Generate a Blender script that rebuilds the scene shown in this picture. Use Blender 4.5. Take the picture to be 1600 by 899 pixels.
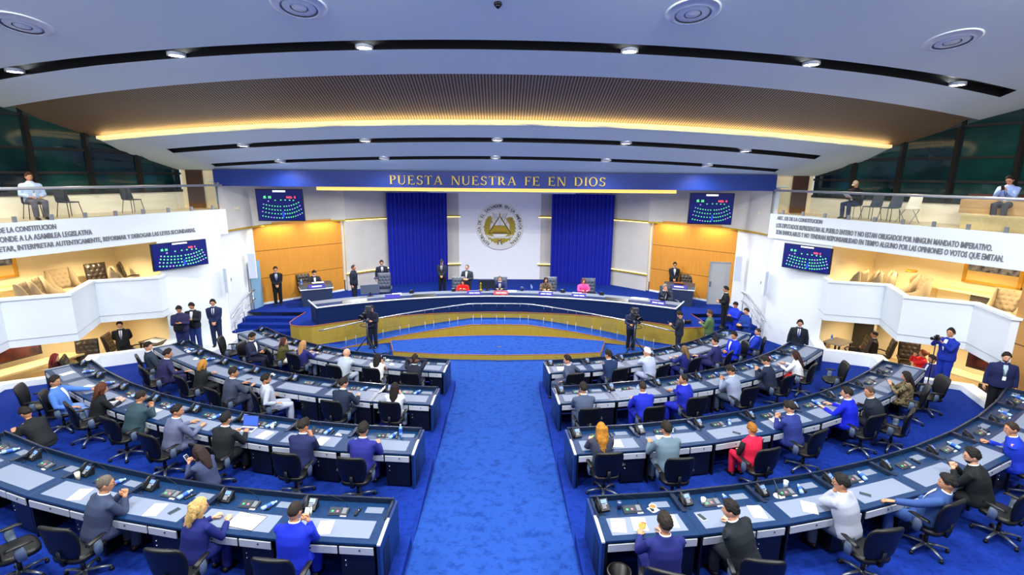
import bpy, bmesh, math, random
import numpy as np
from mathutils import Vector, Matrix
random.seed(7)
for o in list(bpy.data.objects): bpy.data.objects.remove(o)
S = bpy.context.scene
COL = S.collection
R_ = math.radians
# ------------------------------------------------------------------ camera
cam = bpy.data.cameras.new('camera'); cam.sensor_width = 36.0; cam.lens = 790.0/1600*36
cam.clip_start = .1; cam.clip_end = 200
camo = bpy.data.objects.new('camera', cam); COL.objects.link(camo)
_p, _y, _r = .2197, .0225, .0100
_rx = Vector((math.cos(_y), -math.sin(_y), 0)); _fh = Vector((math.sin(_y), math.cos(_y), 0))
_fw = _fh*math.cos(_p) - Vector((0, 0, math.sin(_p))); _up = _fh*math.sin(_p) + Vector((0, 0, math.cos(_p)))
_cr = _rx*math.cos(_r) + _up*math.sin(_r); _cu = -_rx*math.sin(_r) + _up*math.cos(_r)
camo.matrix_world = Matrix(((_cr.x, _cu.x, -_fw.x, 0), (_cr.y, _cu.y, -_fw.y, 0), (_cr.z, _cu.z, -_fw.z, 6.7), (0, 0, 0, 1)))
S.camera = camo
# ------------------------------------------------------------------ world, exposure
S.view_settings.view_transform = 'Standard'; S.view_settings.look = 'None'
S.view_settings.gamma = 1; S.view_settings.use_curve_mapping = False
S.view_settings.exposure = 0.27
W = bpy.data.worlds.new('world'); S.world = W; W.use_nodes = True
W.node_tree.nodes['Background'].inputs[0].default_value = (.92, .96, 1.0, 1)
W.node_tree.nodes['Background'].inputs[1].default_value = .55  # ambient fill added, entering at the open back of the hall
LP_DOWN = 230.0      # each ceiling spotlight in the black slots
LP_HALL = 480.0      # added unseen fill lights over the seating
LP_BOX = 26.0        # warm downlights in the side boxes
LP_COVE = 22.0       # warm strips
# ------------------------------------------------------------------ materials
def lin(h):
    h = h.lstrip('#'); c = [int(h[i:i+2], 16)/255 for i in (0, 2, 4)]
    return tuple(((x/12.92) if x <= .04045 else ((x+.055)/1.055)**2.4) for x in c)
MC = {}
def mat(name, col, rough=.6, metal=0., emit=0., noise=None, bump=0., scale=40., spec=.5, coat=0.):
    key = name
    if key in MC: return MC[key]
    m = bpy.data.materials.new(name); m.use_nodes = True; nt = m.node_tree; b = nt.nodes['Principled BSDF']
    c = lin(col) if isinstance(col, str) else col
    b.inputs['Base Color'].default_value = (*c, 1); b.inputs['Roughness'].default_value = rough
    b.inputs['Metallic'].default_value = metal
    b.inputs['Specular IOR Level'].default_value = spec
    if coat: b.inputs['Coat Weight'].default_value = coat
    if emit:
        b.inputs['Emission Color'].default_value = (*c, 1); b.inputs['Emission Strength'].default_value = emit
    tc = None
    if noise or bump:
        tc = nt.nodes.new('ShaderNodeTexCoord')
        n = nt.nodes.new('ShaderNodeTexNoise'); n.inputs['Scale'].default_value = scale; n.inputs['Detail'].default_value = 3
        nt.links.new(tc.outputs['Object'], n.inputs['Vector'])
        if noise:
            c2 = lin(noise) if isinstance(noise, str) else noise
            r = nt.nodes.new('ShaderNodeValToRGB'); r.color_ramp.elements[0].position = .35; r.color_ramp.elements[1].position = .65
            r.color_ramp.elements[0].color = (*c, 1); r.color_ramp.elements[1].color = (*c2, 1)
            nt.links.new(n.outputs['Fac'], r.inputs['Fac']); nt.links.new(r.outputs['Color'], b.inputs['Base Color'])
        if bump:
            bm_ = nt.nodes.new('ShaderNodeBump'); bm_.inputs['Strength'].default_value = bump; bm_.inputs['Distance'].default_value = .01
            nt.links.new(n.outputs['Fac'], bm_.inputs['Height']); nt.links.new(bm_.outputs['Normal'], b.inputs['Normal'])
    MC[key] = m; return m
def carpet(name, c1, c2, s1=1.3):
    m = bpy.data.materials.new(name); m.use_nodes = True; nt = m.node_tree; b = nt.nodes['Principled BSDF']
    b.inputs['Roughness'].default_value = .95; b.inputs['Specular IOR Level'].default_value = .1
    tc = nt.nodes.new('ShaderNodeTexCoord')
    n = nt.nodes.new('ShaderNodeTexNoise'); n.inputs['Scale'].default_value = s1*4.5; n.inputs['Detail'].default_value = 5; n.inputs['Roughness'].default_value = .7
    n2 = nt.nodes.new('ShaderNodeTexNoise'); n2.inputs['Scale'].default_value = 90; n2.inputs['Detail'].default_value = 2
    r = nt.nodes.new('ShaderNodeValToRGB'); r.color_ramp.elements[0].position = .36; r.color_ramp.elements[1].position = .5
    r.color_ramp.elements[0].color = (*lin(c2), 1); r.color_ramp.elements[1].color = (*lin(c1), 1)
    nt.links.new(tc.outputs['Object'], n.inputs['Vector']); nt.links.new(tc.outputs['Object'], n2.inputs['Vector'])
    nt.links.new(n.outputs['Fac'], r.inputs['Fac']); nt.links.new(r.outputs['Color'], b.inputs['Base Color'])
    bp = nt.nodes.new('ShaderNodeBump'); bp.inputs['Strength'].default_value = .4; bp.inputs['Distance'].default_value = .01
    nt.links.new(n2.outputs['Fac'], bp.inputs['Height']); nt.links.new(bp.outputs['Normal'], b.inputs['Normal'])
    MC[name] = m; return m
def wood(name, c1, c2, axis='z', sc=1.0, rough=.45, band=6.0):
    m = bpy.data.materials.new(name); m.use_nodes = True; nt = m.node_tree; b = nt.nodes['Principled BSDF']
    b.inputs['Roughness'].default_value = rough
    tc = nt.nodes.new('ShaderNodeTexCoord'); mp = nt.nodes.new('ShaderNodeMapping')
    mp.inputs['Scale'].default_value = {'z': (band, band, .35), 'x': (.35, band, band), 'y': (band, .35, band)}[axis]
    n = nt.nodes.new('ShaderNodeTexNoise'); n.inputs['Scale'].default_value = 3*sc; n.inputs['Detail'].default_value = 4
    r = nt.nodes.new('ShaderNodeValToRGB'); r.color_ramp.elements[0].position = .3; r.color_ramp.elements[1].position = .7
    r.color_ramp.elements[0].color = (*lin(c1), 1); r.color_ramp.elements[1].color = (*lin(c2), 1)
    nt.links.new(tc.outputs['Object'], mp.inputs['Vector']); nt.links.new(mp.outputs['Vector'], n.inputs['Vector'])
    nt.links.new(n.outputs['Fac'], r.inputs['Fac']); nt.links.new(r.outputs['Color'], b.inputs['Base Color'])
    MC[name] = m; return m
def glass(name, tint=(.93, .97, 1), alpha=.12, rough=.02):
    m = bpy.data.materials.new(name); m.use_nodes = True; nt = m.node_tree; nt.nodes.clear()
    o = nt.nodes.new('ShaderNodeOutputMaterial'); mx = nt.nodes.new('ShaderNodeMixShader')
    t = nt.nodes.new('ShaderNodeBsdfTransparent'); t.inputs[0].default_value = (*tint, 1)
    g = nt.nodes.new('ShaderNodeBsdfGlossy'); g.inputs['Roughness'].default_value = rough; g.inputs[0].default_value = (1, 1, 1, 1)
    fr = nt.nodes.new('ShaderNodeFresnel'); fr.inputs['IOR'].default_value = 1.45
    nt.links.new(fr.outputs[0], mx.inputs[0]); nt.links.new(t.outputs[0], mx.inputs[1]); nt.links.new(g.outputs[0], mx.inputs[2])
    nt.links.new(mx.outputs[0], o.inputs[0]); MC[name] = m; return m
white_wall = mat('white_paint', '#e6eff4', .55)
ceil_mat = mat('ceiling_paint', '#dcebee', .7)
fascia_mat = mat('fascia_paint', '#e2ecf4', .6)
cream = mat('cream_wall', '#f3e2bb', .7)
cream2 = mat('pale_cream_wall', '#efe8d4', .7)
cblue = carpet('blue_carpet_lit', '#21489a', '#183882')  # one carpet throughout; this copy has the lit tone painted in
cblue2 = carpet('blue_carpet_shaded', '#122f88', '#0d2570', 2.)  # same carpet, with the shaded tone painted in
black_slot = mat('black_slot', '#0a0d0c', .7)
navy_panel = mat('navy_panel', '#0e2a63', .4)
header_blue = mat('header_blue', '#0e2f84', .4)
gold = mat('gold_metal', '#b89a2c', .3, .85)
gold_paint = mat('gold_trim', '#b59a22', .4, .4)
steel = mat('brushed_steel', '#b9bcc0', .28, .95)
silver = mat('satin_silver', '#c4ccd6', .35, .3)
dark_metal = mat('dark_metal', '#22262b', .45, .6)
black_plastic = mat('black_plastic', '#0f1216', .38)
rubber = mat('black_rubber', '#0b0c0d', .8)
leather = mat('black_leather', '#0a0d10', .40, bump=.15, scale=120, spec=.4)
chrome = mat('chrome', '#d5dbe2', .12, 1.)
grey_metal = mat('grey_metal', '#79828d', .38, .7)
desk_blue = mat('desk_blue_lacquer', '#0a2a50', .34, noise='#0d315c', scale=14, spec=.35)
desk_dark = mat('desk_black', '#0a0d13', .35)
mat_grey = mat('grey_desk_mat', '#748097', .65)
drawer_white = mat('drawer_front', '#b2bac4', .45)
tan_wood = wood('tan_wood_panel', '#c6862c', '#cf9134', 'z', 1.0, .5)
gold_wood = wood('gold_oak', '#a58d2c', '#b89e38', 'z', 1.6, .5, 14)
lip_wood = mat('cherry_lip', '#9c5a35', .4)
slat_wood = wood('brown_slat', '#6e5438', '#7b6044', 'y', 1., .6)
beech = wood('light_beech', '#d9c189', '#e2cc98', 'x', 1., .5)
brown_door = wood('dark_brown_door', '#3a221b', '#44291f', 'z')
grey_panel = mat('grey_wall_panel', '#c2c1bc', .65, noise='#c7c6c2', scale=1.5)
emblem_wall = mat('white_back_wall', '#f2f7fc', .25, coat=.2)
curtain_mat = mat('royal_blue_curtain', '#0a20a8', .7)
paper = mat('white_paper', '#f2f4f6', .8)
win_glass = mat('glass_painted_reflection', '#0a1622', .05, noise='#13403a', scale=.5, spec=.6)  # teal noise paints soft reflections onto the dark panes
mullion = mat('black_mullion', '#0b0c0c', .5)
clear_glass = glass('clear_glass', (.93, .965, .95))
water_plastic = mat('water_bottle', '#8fb8f0', .15, spec=.6)
water_label = mat('bottle_label', '#2e5fd6', .4)
pet_clear = mat('clear_plastic', '#b9cfee', .12, spec=.6)
lamp_glow = mat('lamp_white', (1, 1, 1), .5, emit=30.)
# ------------------------------------------------------------------ mesh building
KIDS = {}
class MB:
    def __init__(s): s.v = []; s.f = []; s.m = []; s.sm = []
    def add(s, vs, fs, mi=0, smooth=False, M=None):
        b = len(s.v)
        for p in vs:
            p = Vector(p)
            s.v.append(M @ p if M is not None else p)
        for f in fs: s.f.append([b+i for i in f]); s.m.append(mi); s.sm.append(smooth)
        return s
    def box(s, c, d, mi=0, M=None, rz=0.):
        x, y, z = c; a, b, h = d[0]/2, d[1]/2, d[2]/2
        vs = [Vector((sx*a, sy*b, sz*h)) for sz in (-1, 1) for sy in (-1, 1) for sx in (-1, 1)]
        if rz: q = Matrix.Rotation(rz, 3, 'Z'); vs = [q @ p for p in vs]
        vs = [p+Vector(c) for p in vs]
        return s.add(vs, [(0, 2, 3, 1), (4, 5, 7, 6), (0, 1, 5, 4), (2, 6, 7, 3), (0, 4, 6, 2), (1, 3, 7, 5)], mi, False, M)
    def prism(s, poly, z0, z1, mi=0, M=None):
        n = len(poly)
        vs = [(x, y, z0) for x, y in poly]+[(x, y, z1) for x, y in poly]
        fs = [tuple(range(n-1, -1, -1)), tuple(range(n, 2*n))]+[(i, (i+1) % n, n+(i+1) % n, n+i) for i in range(n)]
        return s.add(vs, fs, mi, False, M)
    def rings(s, rings, mi=0, smooth=True, cap=True, M=None, closed=True):
        n = len(rings[0]); vs = [p for r in rings for p in r]; fs = []
        for k in range(len(rings)-1):
            for i in range(n if closed else n-1):
                j = (i+1) % n; fs.append((k*n+i, k*n+j, (k+1)*n+j, (k+1)*n+i))
        if cap and closed:
            fs.append(tuple(range(n-1, -1, -1))); fs.append(tuple((len(rings)-1)*n+i for i in range(n)))
        return s.add(vs, fs, mi, smooth, M)
    def tube(s, pts, rad, n=8, mi=0, M=None, cap=True, smooth=True):
        pts = [Vector(p) for p in pts]
        if not hasattr(rad, '__len__'): rad = [rad]*len(pts)
        rings = []; ref = None
        for i, p in enumerate(pts):
            t = (pts[min(i+1, len(pts)-1)]-pts[max(i-1, 0)]).normalized()
            if ref is None:
                ref = Vector((0, 0, 1)) if abs(t.z) < .9 else Vector((1, 0, 0))
            u = (ref-t*ref.dot(t)).normalized(); w = t.cross(u); ref = u
            r = rad[i]; ra, rb = (r if hasattr(r, '__len__') else (r, r))
            rings.append([p+u*(ra*math.cos(2*math.pi*k/n))+w*(rb*math.sin(2*math.pi*k/n)) for k in range(n)])
        return s.rings(rings, mi, smooth, cap, M)
    def lathe(s, prof, n=20, mi=0, M=None, c=(0, 0, 0), smooth=True):
        rings = [[(c[0]+r*math.cos(2*math.pi*k/n), c[1]+r*math.sin(2*math.pi*k/n), c[2]+z) for k in range(n)] for r, z in prof]
        return s.rings(rings, mi, smooth, False, M)
    def ell(s, c, r, mi=0, nu=12, nv=8, M=None):
        rings = []
        for j in range(nv+1):
            a = math.pi*(j/nv) - math.pi/2; a = max(min(a, 1.52), -1.52)
            rings.append([(c[0]+r[0]*math.cos(a)*math.cos(2*math.pi*k/nu), c[1]+r[1]*math.cos(a)*math.sin(2*math.pi*k/nu), c[2]+r[2]*math.sin(a)) for k in range(nu)])
        return s.rings(rings, mi, True, True, M)
    def grid(s, P, mi=0, smooth=True, M=None, flip=False):
        nr, nc = len(P), len(P[0]); vs = [p for r in P for p in r]
        fs = [((i*nc+j, i*nc+j+1, (i+1)*nc+j+1, (i+1)*nc+j) if not flip else (i*nc+j, (i+1)*nc+j, (i+1)*nc+j+1, i*nc+j+1)) for i in range(nr-1) for j in range(nc-1)]
        return s.add(vs, fs, mi, smooth, M)
    def mesh(s, name, mats, bevel=0., seg=1):
        me = bpy.data.meshes.new(name); me.from_pydata([tuple(p) for p in s.v], [], s.f)
        for m in (mats if isinstance(mats, (list, tuple)) else [mats]): me.materials.append(m)
        me.polygons.foreach_set('material_index', s.m); me.polygons.foreach_set('use_smooth', s.sm)
        if bevel:
            bm = bmesh.new(); bm.from_mesh(me); bmesh.ops.recalc_face_normals(bm, faces=bm.faces)
            es = [e for e in bm.edges if len(e.link_faces) == 2 and e.calc_face_angle(0) > .6]
            bmesh.ops.bevel(bm, geom=es, offset=bevel, segments=seg, affect='EDGES', clamp_overlap=True)
            bm.to_mesh(me); bm.free()
        else:
            bm = bmesh.new(); bm.from_mesh(me); bmesh.ops.recalc_face_normals(bm, faces=bm.faces); bm.to_mesh(me); bm.free()
        me.update(); return me
    def build(s, name, mats, parent=None, loc=(0, 0, 0), rz=0., bevel=0., seg=1):
        return link(name, s.mesh(name, mats, bevel, seg), parent, loc, rz)
def link(name, data, parent=None, loc=(0, 0, 0), rz=0.):
    o = bpy.data.objects.new(name, data); COL.objects.link(o); o.location = loc; o.rotation_euler = (0, 0, rz)
    if parent is not None: o.parent = parent; KIDS.setdefault(parent.name, []).append(o)
    return o
def tag(o, label, cat, group=None):
    o['label'] = label; o['category'] = cat
    if group: o['group'] = group
    return o
def thing(name, label, cat, loc=(0, 0, 0), rz=0., group=None):
    return tag(link(name, None, None, loc, rz), label, cat, group)
def struct(name, mb, m, bevel=0., parent=None):
    o = mb.build(name, m, parent, bevel=bevel); o['kind'] = 'structure'; return o
def dup(o, loc, rz, label=None, cat=None, group=None):
    def rec(a, par):
        c = a.copy(); COL.objects.link(c)
        if par is not None: c.parent = par; KIDS.setdefault(par.name, []).append(c)
        for ch in list(KIDS.get(a.name, [])): rec(ch, c)
        return c
    r = rec(o, None); r.location = loc; r.rotation_euler = (0, 0, rz)
    if label: r['label'] = label
    if cat: r['category'] = cat
    if group: r['group'] = group
    return r
_txt = {}
def text_mb(txt, size, extrude=.01, align='LEFT', shear=0., sx=1., bold=0.):
    cu = bpy.data.curves.new('t', 'FONT'); cu.body = txt; cu.size = size; cu.extrude = extrude; cu.align_x = align; cu.shear = shear
    cu.offset = bold; cu.resolution_u = 2
    ob = bpy.data.objects.new('t', cu); COL.objects.link(ob)
    dg = bpy.context.evaluated_depsgraph_get(); me = bpy.data.meshes.new_from_object(ob.evaluated_get(dg))
    vs = [Vector((v.co.x*sx, v.co.y, v.co.z)) for v in me.vertices]; fs = [tuple(p.vertices) for p in me.polygons]
    bpy.data.objects.remove(ob); bpy.data.curves.remove(cu); bpy.data.meshes.remove(me)
    return vs, fs
def frame_M(o, xdir, ydir):
    x = Vector(xdir).normalized(); y = Vector(ydir).normalized(); z = x.cross(y)
    return Matrix(((x.x, y.x, z.x, o[0]), (x.y, y.y, z.y, o[1]), (x.z, y.z, z.z, o[2]), (0, 0, 0, 1)))
def area(name, loc, size, power, col=(1, 1, 1), rot=(0, 0, 0), sy=None):
    l = bpy.data.lights.new(name, 'AREA'); l.energy = power; l.color = col; l.size = size
    if sy: l.shape = 'RECTANGLE'; l.size_y = sy
    o = bpy.data.objects.new(name, l); COL.objects.link(o); o.location = loc; o.rotation_euler = rot; return o
def spot(name, loc, power, ang=120, col=(1, 1, 1), blend=.6, rad=.08, rot=(0, 0, 0)):
    l = bpy.data.lights.new(name, 'SPOT'); l.energy = power; l.color = col; l.spot_size = R_(ang); l.spot_blend = blend; l.shadow_soft_size = rad
    o = bpy.data.objects.new(name, l); COL.objects.link(o); o.location = loc; o.rotation_euler = rot; return o
# ================================================================== THE ROOM
CC = {'L': (-.75, 26.6), 'R': (.45, 26.25)}
RN = {'L': [12.42, 15.1, 17.76, 20.49], 'R': [12.15, 14.71, 17.42, 20.11]}
NS = [7, 7, 8, 9]
AA = {'L': [4.43, 3.65, 3.10, 2.69], 'R': [4.91, 4.05, 3.42, 2.97]}
AE = {'L': [45.5, 43.3, 40.6, 39.9], 'R': [47.3, 43.8, 41.7, 39.4]}
FZ = [.18, .42, .66, .90]
def arc(s, ang, R):
    c = CC[s]; g = -1 if s == 'L' else 1
    return (c[0]+g*R*math.sin(R_(ang)), c[1]-R*math.cos(R_(ang)))
XE = {'L': -1.45, 'R': 1.25}
STC = (-.05, 8.15); STR = 13.3
def stagearc(x, dr=0.): return STC[1]+math.sqrt((STR+dr)**2-(x-STC[0])**2)
FX = lambda y: 10.8+.43*(19.6-y)
LOW = {1: [(11.55, 17.9), (11.0, 16.62), (12.5, 15.95), (11.95, 14.3), (13.4, 13.5), (12.95, 12.2), (13.6, 11.6)],
       -1: [(-11.6, 17.9), (-11.2, 16.75), (-12.95, 15.8), (-12.3, 14.3), (-13.85, 13.5), (-13.4, 12.0), (-14.9, 11.2)]}
def xlow(g, y):
    P = LOW[g]
    if y >= P[0][1]: return abs(P[0][0])
    for (x0, y0), (x1, y1) in zip(P, P[1:]):
        if y >= y1: return abs(x0+(x1-x0)*(y-y0)/(y1-y0))
    return abs(P[-1][0])+.44*(P[-1][1]-y)
# floors
struct('floor', MB().box((0, 12, -.1), (40, 40, .2)), cblue2)
for s in 'LR':
    c = CC[s]; g = -1 if s == 'L' else 1
    for k in range(4):
        r0 = RN[s][k]-1.12; r1 = RN[s][k+1]-1.12 if k < 3 else 27.5
        def a_in(R): return math.degrees(math.asin((g*XE[s]-g*c[0])/R))
        def a_out(R):
            a = 20.
            while a < 62:
                x, y = arc(s, a, R)
                if abs(x) > xlow(g, y)+.15: return a
                a += .1
            return a
        G = []
        for R in np.linspace(r0, r1, 14):
            ai, ao = a_in(R), a_out(R); G.append([(*arc(s, ai+(ao-ai)*i/48, R), FZ[k]) for i in range(49)])
        mb = MB(); mb.grid(G, 0, False)
        low_ = lambda P: [(x, y, -.05) for x, y, z in P]
        for P in (G[0], [q[0] for q in G], [q[-1] for q in G]): mb.grid([low_(P), P], 0, False)
        struct('floor_tier_'+{'L': 'left', 'R': 'right'}[s], mb, cblue2)
mb = MB(); yr = [14.6, 10, 5, -2.5]
P = [[(x, y, .09*(14.6-y)+.004) for x in (XE['L'], -.1, XE['R'])] for y in yr]
mb.grid(P, 0, False); struct('floor_aisle', mb, cblue)
mb = MB()
n = 20
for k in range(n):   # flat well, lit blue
    pass
struct('floor_well', MB().prism([(-7.6, 13.2), (7.6, 13.2), (8.6, 19.4), (-8.6, 19.4)], -.02, .006), cblue)
# stage platform
edge = [(x, stagearc(x)) for x in np.linspace(-7.45, 7.35, 41)]
left_c = [(-8.45, 21.3), (-8.52, 20.3), (-8.5, 19.75), (-8.32, 19.38), (-7.95, 19.22)]
right_c = [(7.85, 19.2), (8.22, 19.36), (8.4, 19.75), (8.42, 20.3), (8.35, 21.3)]
stage_front = left_c+edge+right_c
back = [(11.1, 21.3), (11.1, 24), (8.6, 28), (6.5, 31), (-6.5, 31), (-8.6, 28), (-11.1, 24), (-11.1, 21.3)]
poly = stage_front+back
mb = MB(); n = len(poly)
mb.add([(x, y, .8) for x, y in poly], [tuple(range(n))], 0)
m = len(stage_front)
mb.add([(x, y, 0) for x, y in stage_front]+[(x, y, .8) for x, y in stage_front], [(i, i+1, m+i+1, m+i) for i in range(m-1)], 1)
struct('floor_stage', mb, [cblue2, gold_wood])
struct('trim_1', MB().tube([(x, y, .8) for x, y in stage_front], .022, 6), lip_wood)
for g, nm in ((-1, 'left'), (1, 'right')):
    mb = MB()
    for i in range(1, 5):
        y1 = 21.3-.42*(i-1); x0, x1 = (-11.1, -8.4) if g < 0 else (8.3, 11.1)
        mb.box(((x0+x1)/2, y1-.21, (.8-.16*i)/2), (x1-x0, .42, .8-.16*i))
    struct('floor_stairs_'+nm, mb, cblue2)
struct('floor_white_corner', MB().prism([(-11.8, 17.4), (-10.85, 19.6), (-10.2, 19.3), (-10.1, 18.2), (-10.35, 17.3), (-11.0, 16.7), (-11.5, 16.9)], .0, .42), white_wall)
# curved ramp in front of the stage
xs = np.linspace(-6.35, 6.25, 43)
def rz_(x): return .55-max(0, abs(x+.05)-1.2)*.108
inn = [(x, stagearc(x)-.01) for x in xs]; out = [(x, stagearc(x)-1.07 if abs(x) > .01 else stagearc(x)-1.07) for x in xs]
mb = MB(); mb.grid([[(*p, rz_(x)) for x, p in zip(xs, out)], [(*p, rz_(x)) for x, p in zip(xs, inn)]], 0, False)
mb.grid([[(*p, 0) for p in out], [(*p, rz_(x)) for x, p in zip(xs, out)]], 1, False)
struct('floor_ramp', mb, [cblue, gold_wood])
struct('trim_2', MB().tube([(*p, rz_(x)) for x, p in zip(xs, out)], .016, 6), lip_wood)
# lens shaped low platform in the well
pp = [(-4.02, 18.02), (-2.4, 17.74), (0, 17.64), (2.3, 17.75), (3.76, 17.95), (4.2, 19.3)]+[(x, 20.02-.042*x*x) for x in np.linspace(3.6, -3.8, 15)]+[(-4.38, 19.3)]
mb = MB(); n = len(pp)
mb.add([(*p, .2) for p in pp], [tuple(range(n))], 0); mb.add([(*p, 0) for p in pp]+[(*p, .2) for p in pp], [(i, (i+1) % n, n+(i+1) % n, n+i) for i in range(n)], 1)
struct('floor_dais', mb, [cblue, gold_wood]); struct('trim_3', MB().tube([(*p, .2) for p in pp+[pp[0]]], .014, 6), lip_wood)
# ---------------------------------------------------------------- stage back walls
def wallstrip(pts, z0, z1, th=.0):
    mb = MB(); mb.grid([[(x, y, z0) for x, y in pts], [(x, y, z1) for x, y in pts]], 0, False); return mb
WL = [(-10.92, 22.45), (-8.02, 25.5)]; WR = [(10.75, 22.75), (7.78, 25.75)]
for nm, w in (('left', WL), ('right', WR)):
    mb = MB()
    for z0, z1 in ((.8, 2.0), (2.02, 3.25), (3.27, 4.5)):
        mb.grid([[(*p, z0) for p in w], [(*p, z1) for p in w]], 0, False)
    for z in (2.01, 3.26): mb.grid([[(p[0]*1.002, p[1]*1.001, z-.02) for p in w], [(p[0]*1.002, p[1]*1.001, z+.02) for p in w]], 1, False)
    struct('wall_stage_'+nm, mb, [tan_wood, brown_door])
    g = -1 if nm == 'left' else 1
    d = Vector((w[1][0]-w[0][0], w[1][1]-w[0][1], 0)).normalized()
    mb = MB(); mb.grid([[(w[0][0], w[0][1]-.03, .8), (w[1][0], w[1][1]-.03, .8)], [(w[0][0], w[0][1]-.03, .9), (w[1][0], w[1][1]-.03, .9)]], 0, False)
    struct('baseboard_stage_'+nm, mb, white_wall)
GL = [(-8.0, 25.35), (-7.84, 25.45), (-7.0, 26.3), (-6.0, 27.15), (-4.5, 27.95), (-2.9, 28.5), (-2.3, 28.62)]
GR = [(7.76, 25.6), (7.6, 25.72), (6.8, 26.55), (6.0, 27.3), (4.5, 28.1), (2.8, 28.55), (2.1, 28.62)]
for nm, G in (('left', GL), ('right', GR)):
    struct('wall_panel_'+nm, wallstrip(G[1:], .8, 6.3), grey_panel)
    struct('wall_return_'+nm, wallstrip([G[1], (G[1][0]+(.0 if nm == 'left' else 0), G[1][1]+.3), (G[0][0], G[0][1]+.25)], .8, 4.45), cream2)
    for z in (1.66, 4.42):
        mb = MB(); mb.rings([[(x, y-.10, z-.035), (x, y+.01, z-.035), (x, y+.01, z+.035), (x, y-.10, z+.035)] for x, y in G[1:]], 0, False)
        struct('trim_4', mb, gold_paint)
struct('wall_emblem', MB().box((-.08, 28.68, 3.3), (4.62, .16, 5.0)), emblem_wall)
# the grey bulkhead above the wooden walls, with a gold lower edge
BL = [(-11.0, 20.05), (-10.95, 21.2), (-10.72, 22.45), (-10.3, 23.6), (-9.6, 24.6), (-8.75, 25.15), (-7.85, 25.45)]
BR = [(10.95, 20.4), (10.9, 21.4), (10.6, 22.75), (10.15, 23.9), (9.45, 24.85), (8.55, 25.4), (7.6, 25.72)]
for nm, G in (('left', BL), ('right', BR)):
    g = 1 if nm == 'left' else -1
    mb = MB(); mb.grid([[(x+g*.12, y-.1, 4.42) for x, y in G], [(x+g*.12, y-.1, 6.3) for x, y in G]], 0, True)
    mb.grid([[(x+g*.12, y-.1, 4.42) for x, y in G], [(x-g*.35, y+.35, 4.42) for x, y in G]], 0, False)
    struct('wall_bulkhead_'+nm, mb, grey_panel)
    mb = MB(); mb.rings([[(x+g*.14, y-.13, 4.37), (x-g*.1, y+.1, 4.37), (x-g*.1, y+.1, 4.44), (x+g*.14, y-.13, 4.44)] for x, y in G], 0, False)
    struct('trim_5', mb, gold_paint)
# header beam with its lettering
struct('trim_header', MB().box((-.12, 20.25, 6.48), (21.9, .3, .62)), header_blue)
struct('ceiling_lip', MB().box((-.1, 27.9, 5.78), (9.4, .5, .14)), white_wall)
struct('ceiling_stage', MB().box((0, 24.9, 6.34), (23, 9.0, .06)), ceil_mat)
cove_emit = mat('warm_cove_light', (1, .62, .15), .5, emit=1.0)
tag(MB().box((-.14, 20.5, 6.11), (14.3, .08, .16)).build('cove_light', cove_emit), 'long warm light strip glowing under the blue lettered header', 'light strip')
# white walls between stage and side boxes
def seg_wall(name, pts, z0, z1, m):
    return struct(name, wallstrip(pts, z0, z1), m)
seg_wall('wall_left', [(-10.92, 22.5), (-10.95, 21.2), (-11.0, 20.05), (-10.78, 19.62)], 0, 6.3, white_wall)
seg_wall('wall_left_low', [(-10.78, 19.62), (-11.72, 17.36)], 0, 4.4, white_wall)
seg_wall('wall_right', [(10.75, 22.8), (10.85, 21.4), (10.95, 20.35), (10.82, 19.75)], 0, 6.3, white_wall)
seg_wall('wall_right_low', [(10.82, 19.75), (11.74, 17.55)], 0, 4.4, white_wall)
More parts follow.
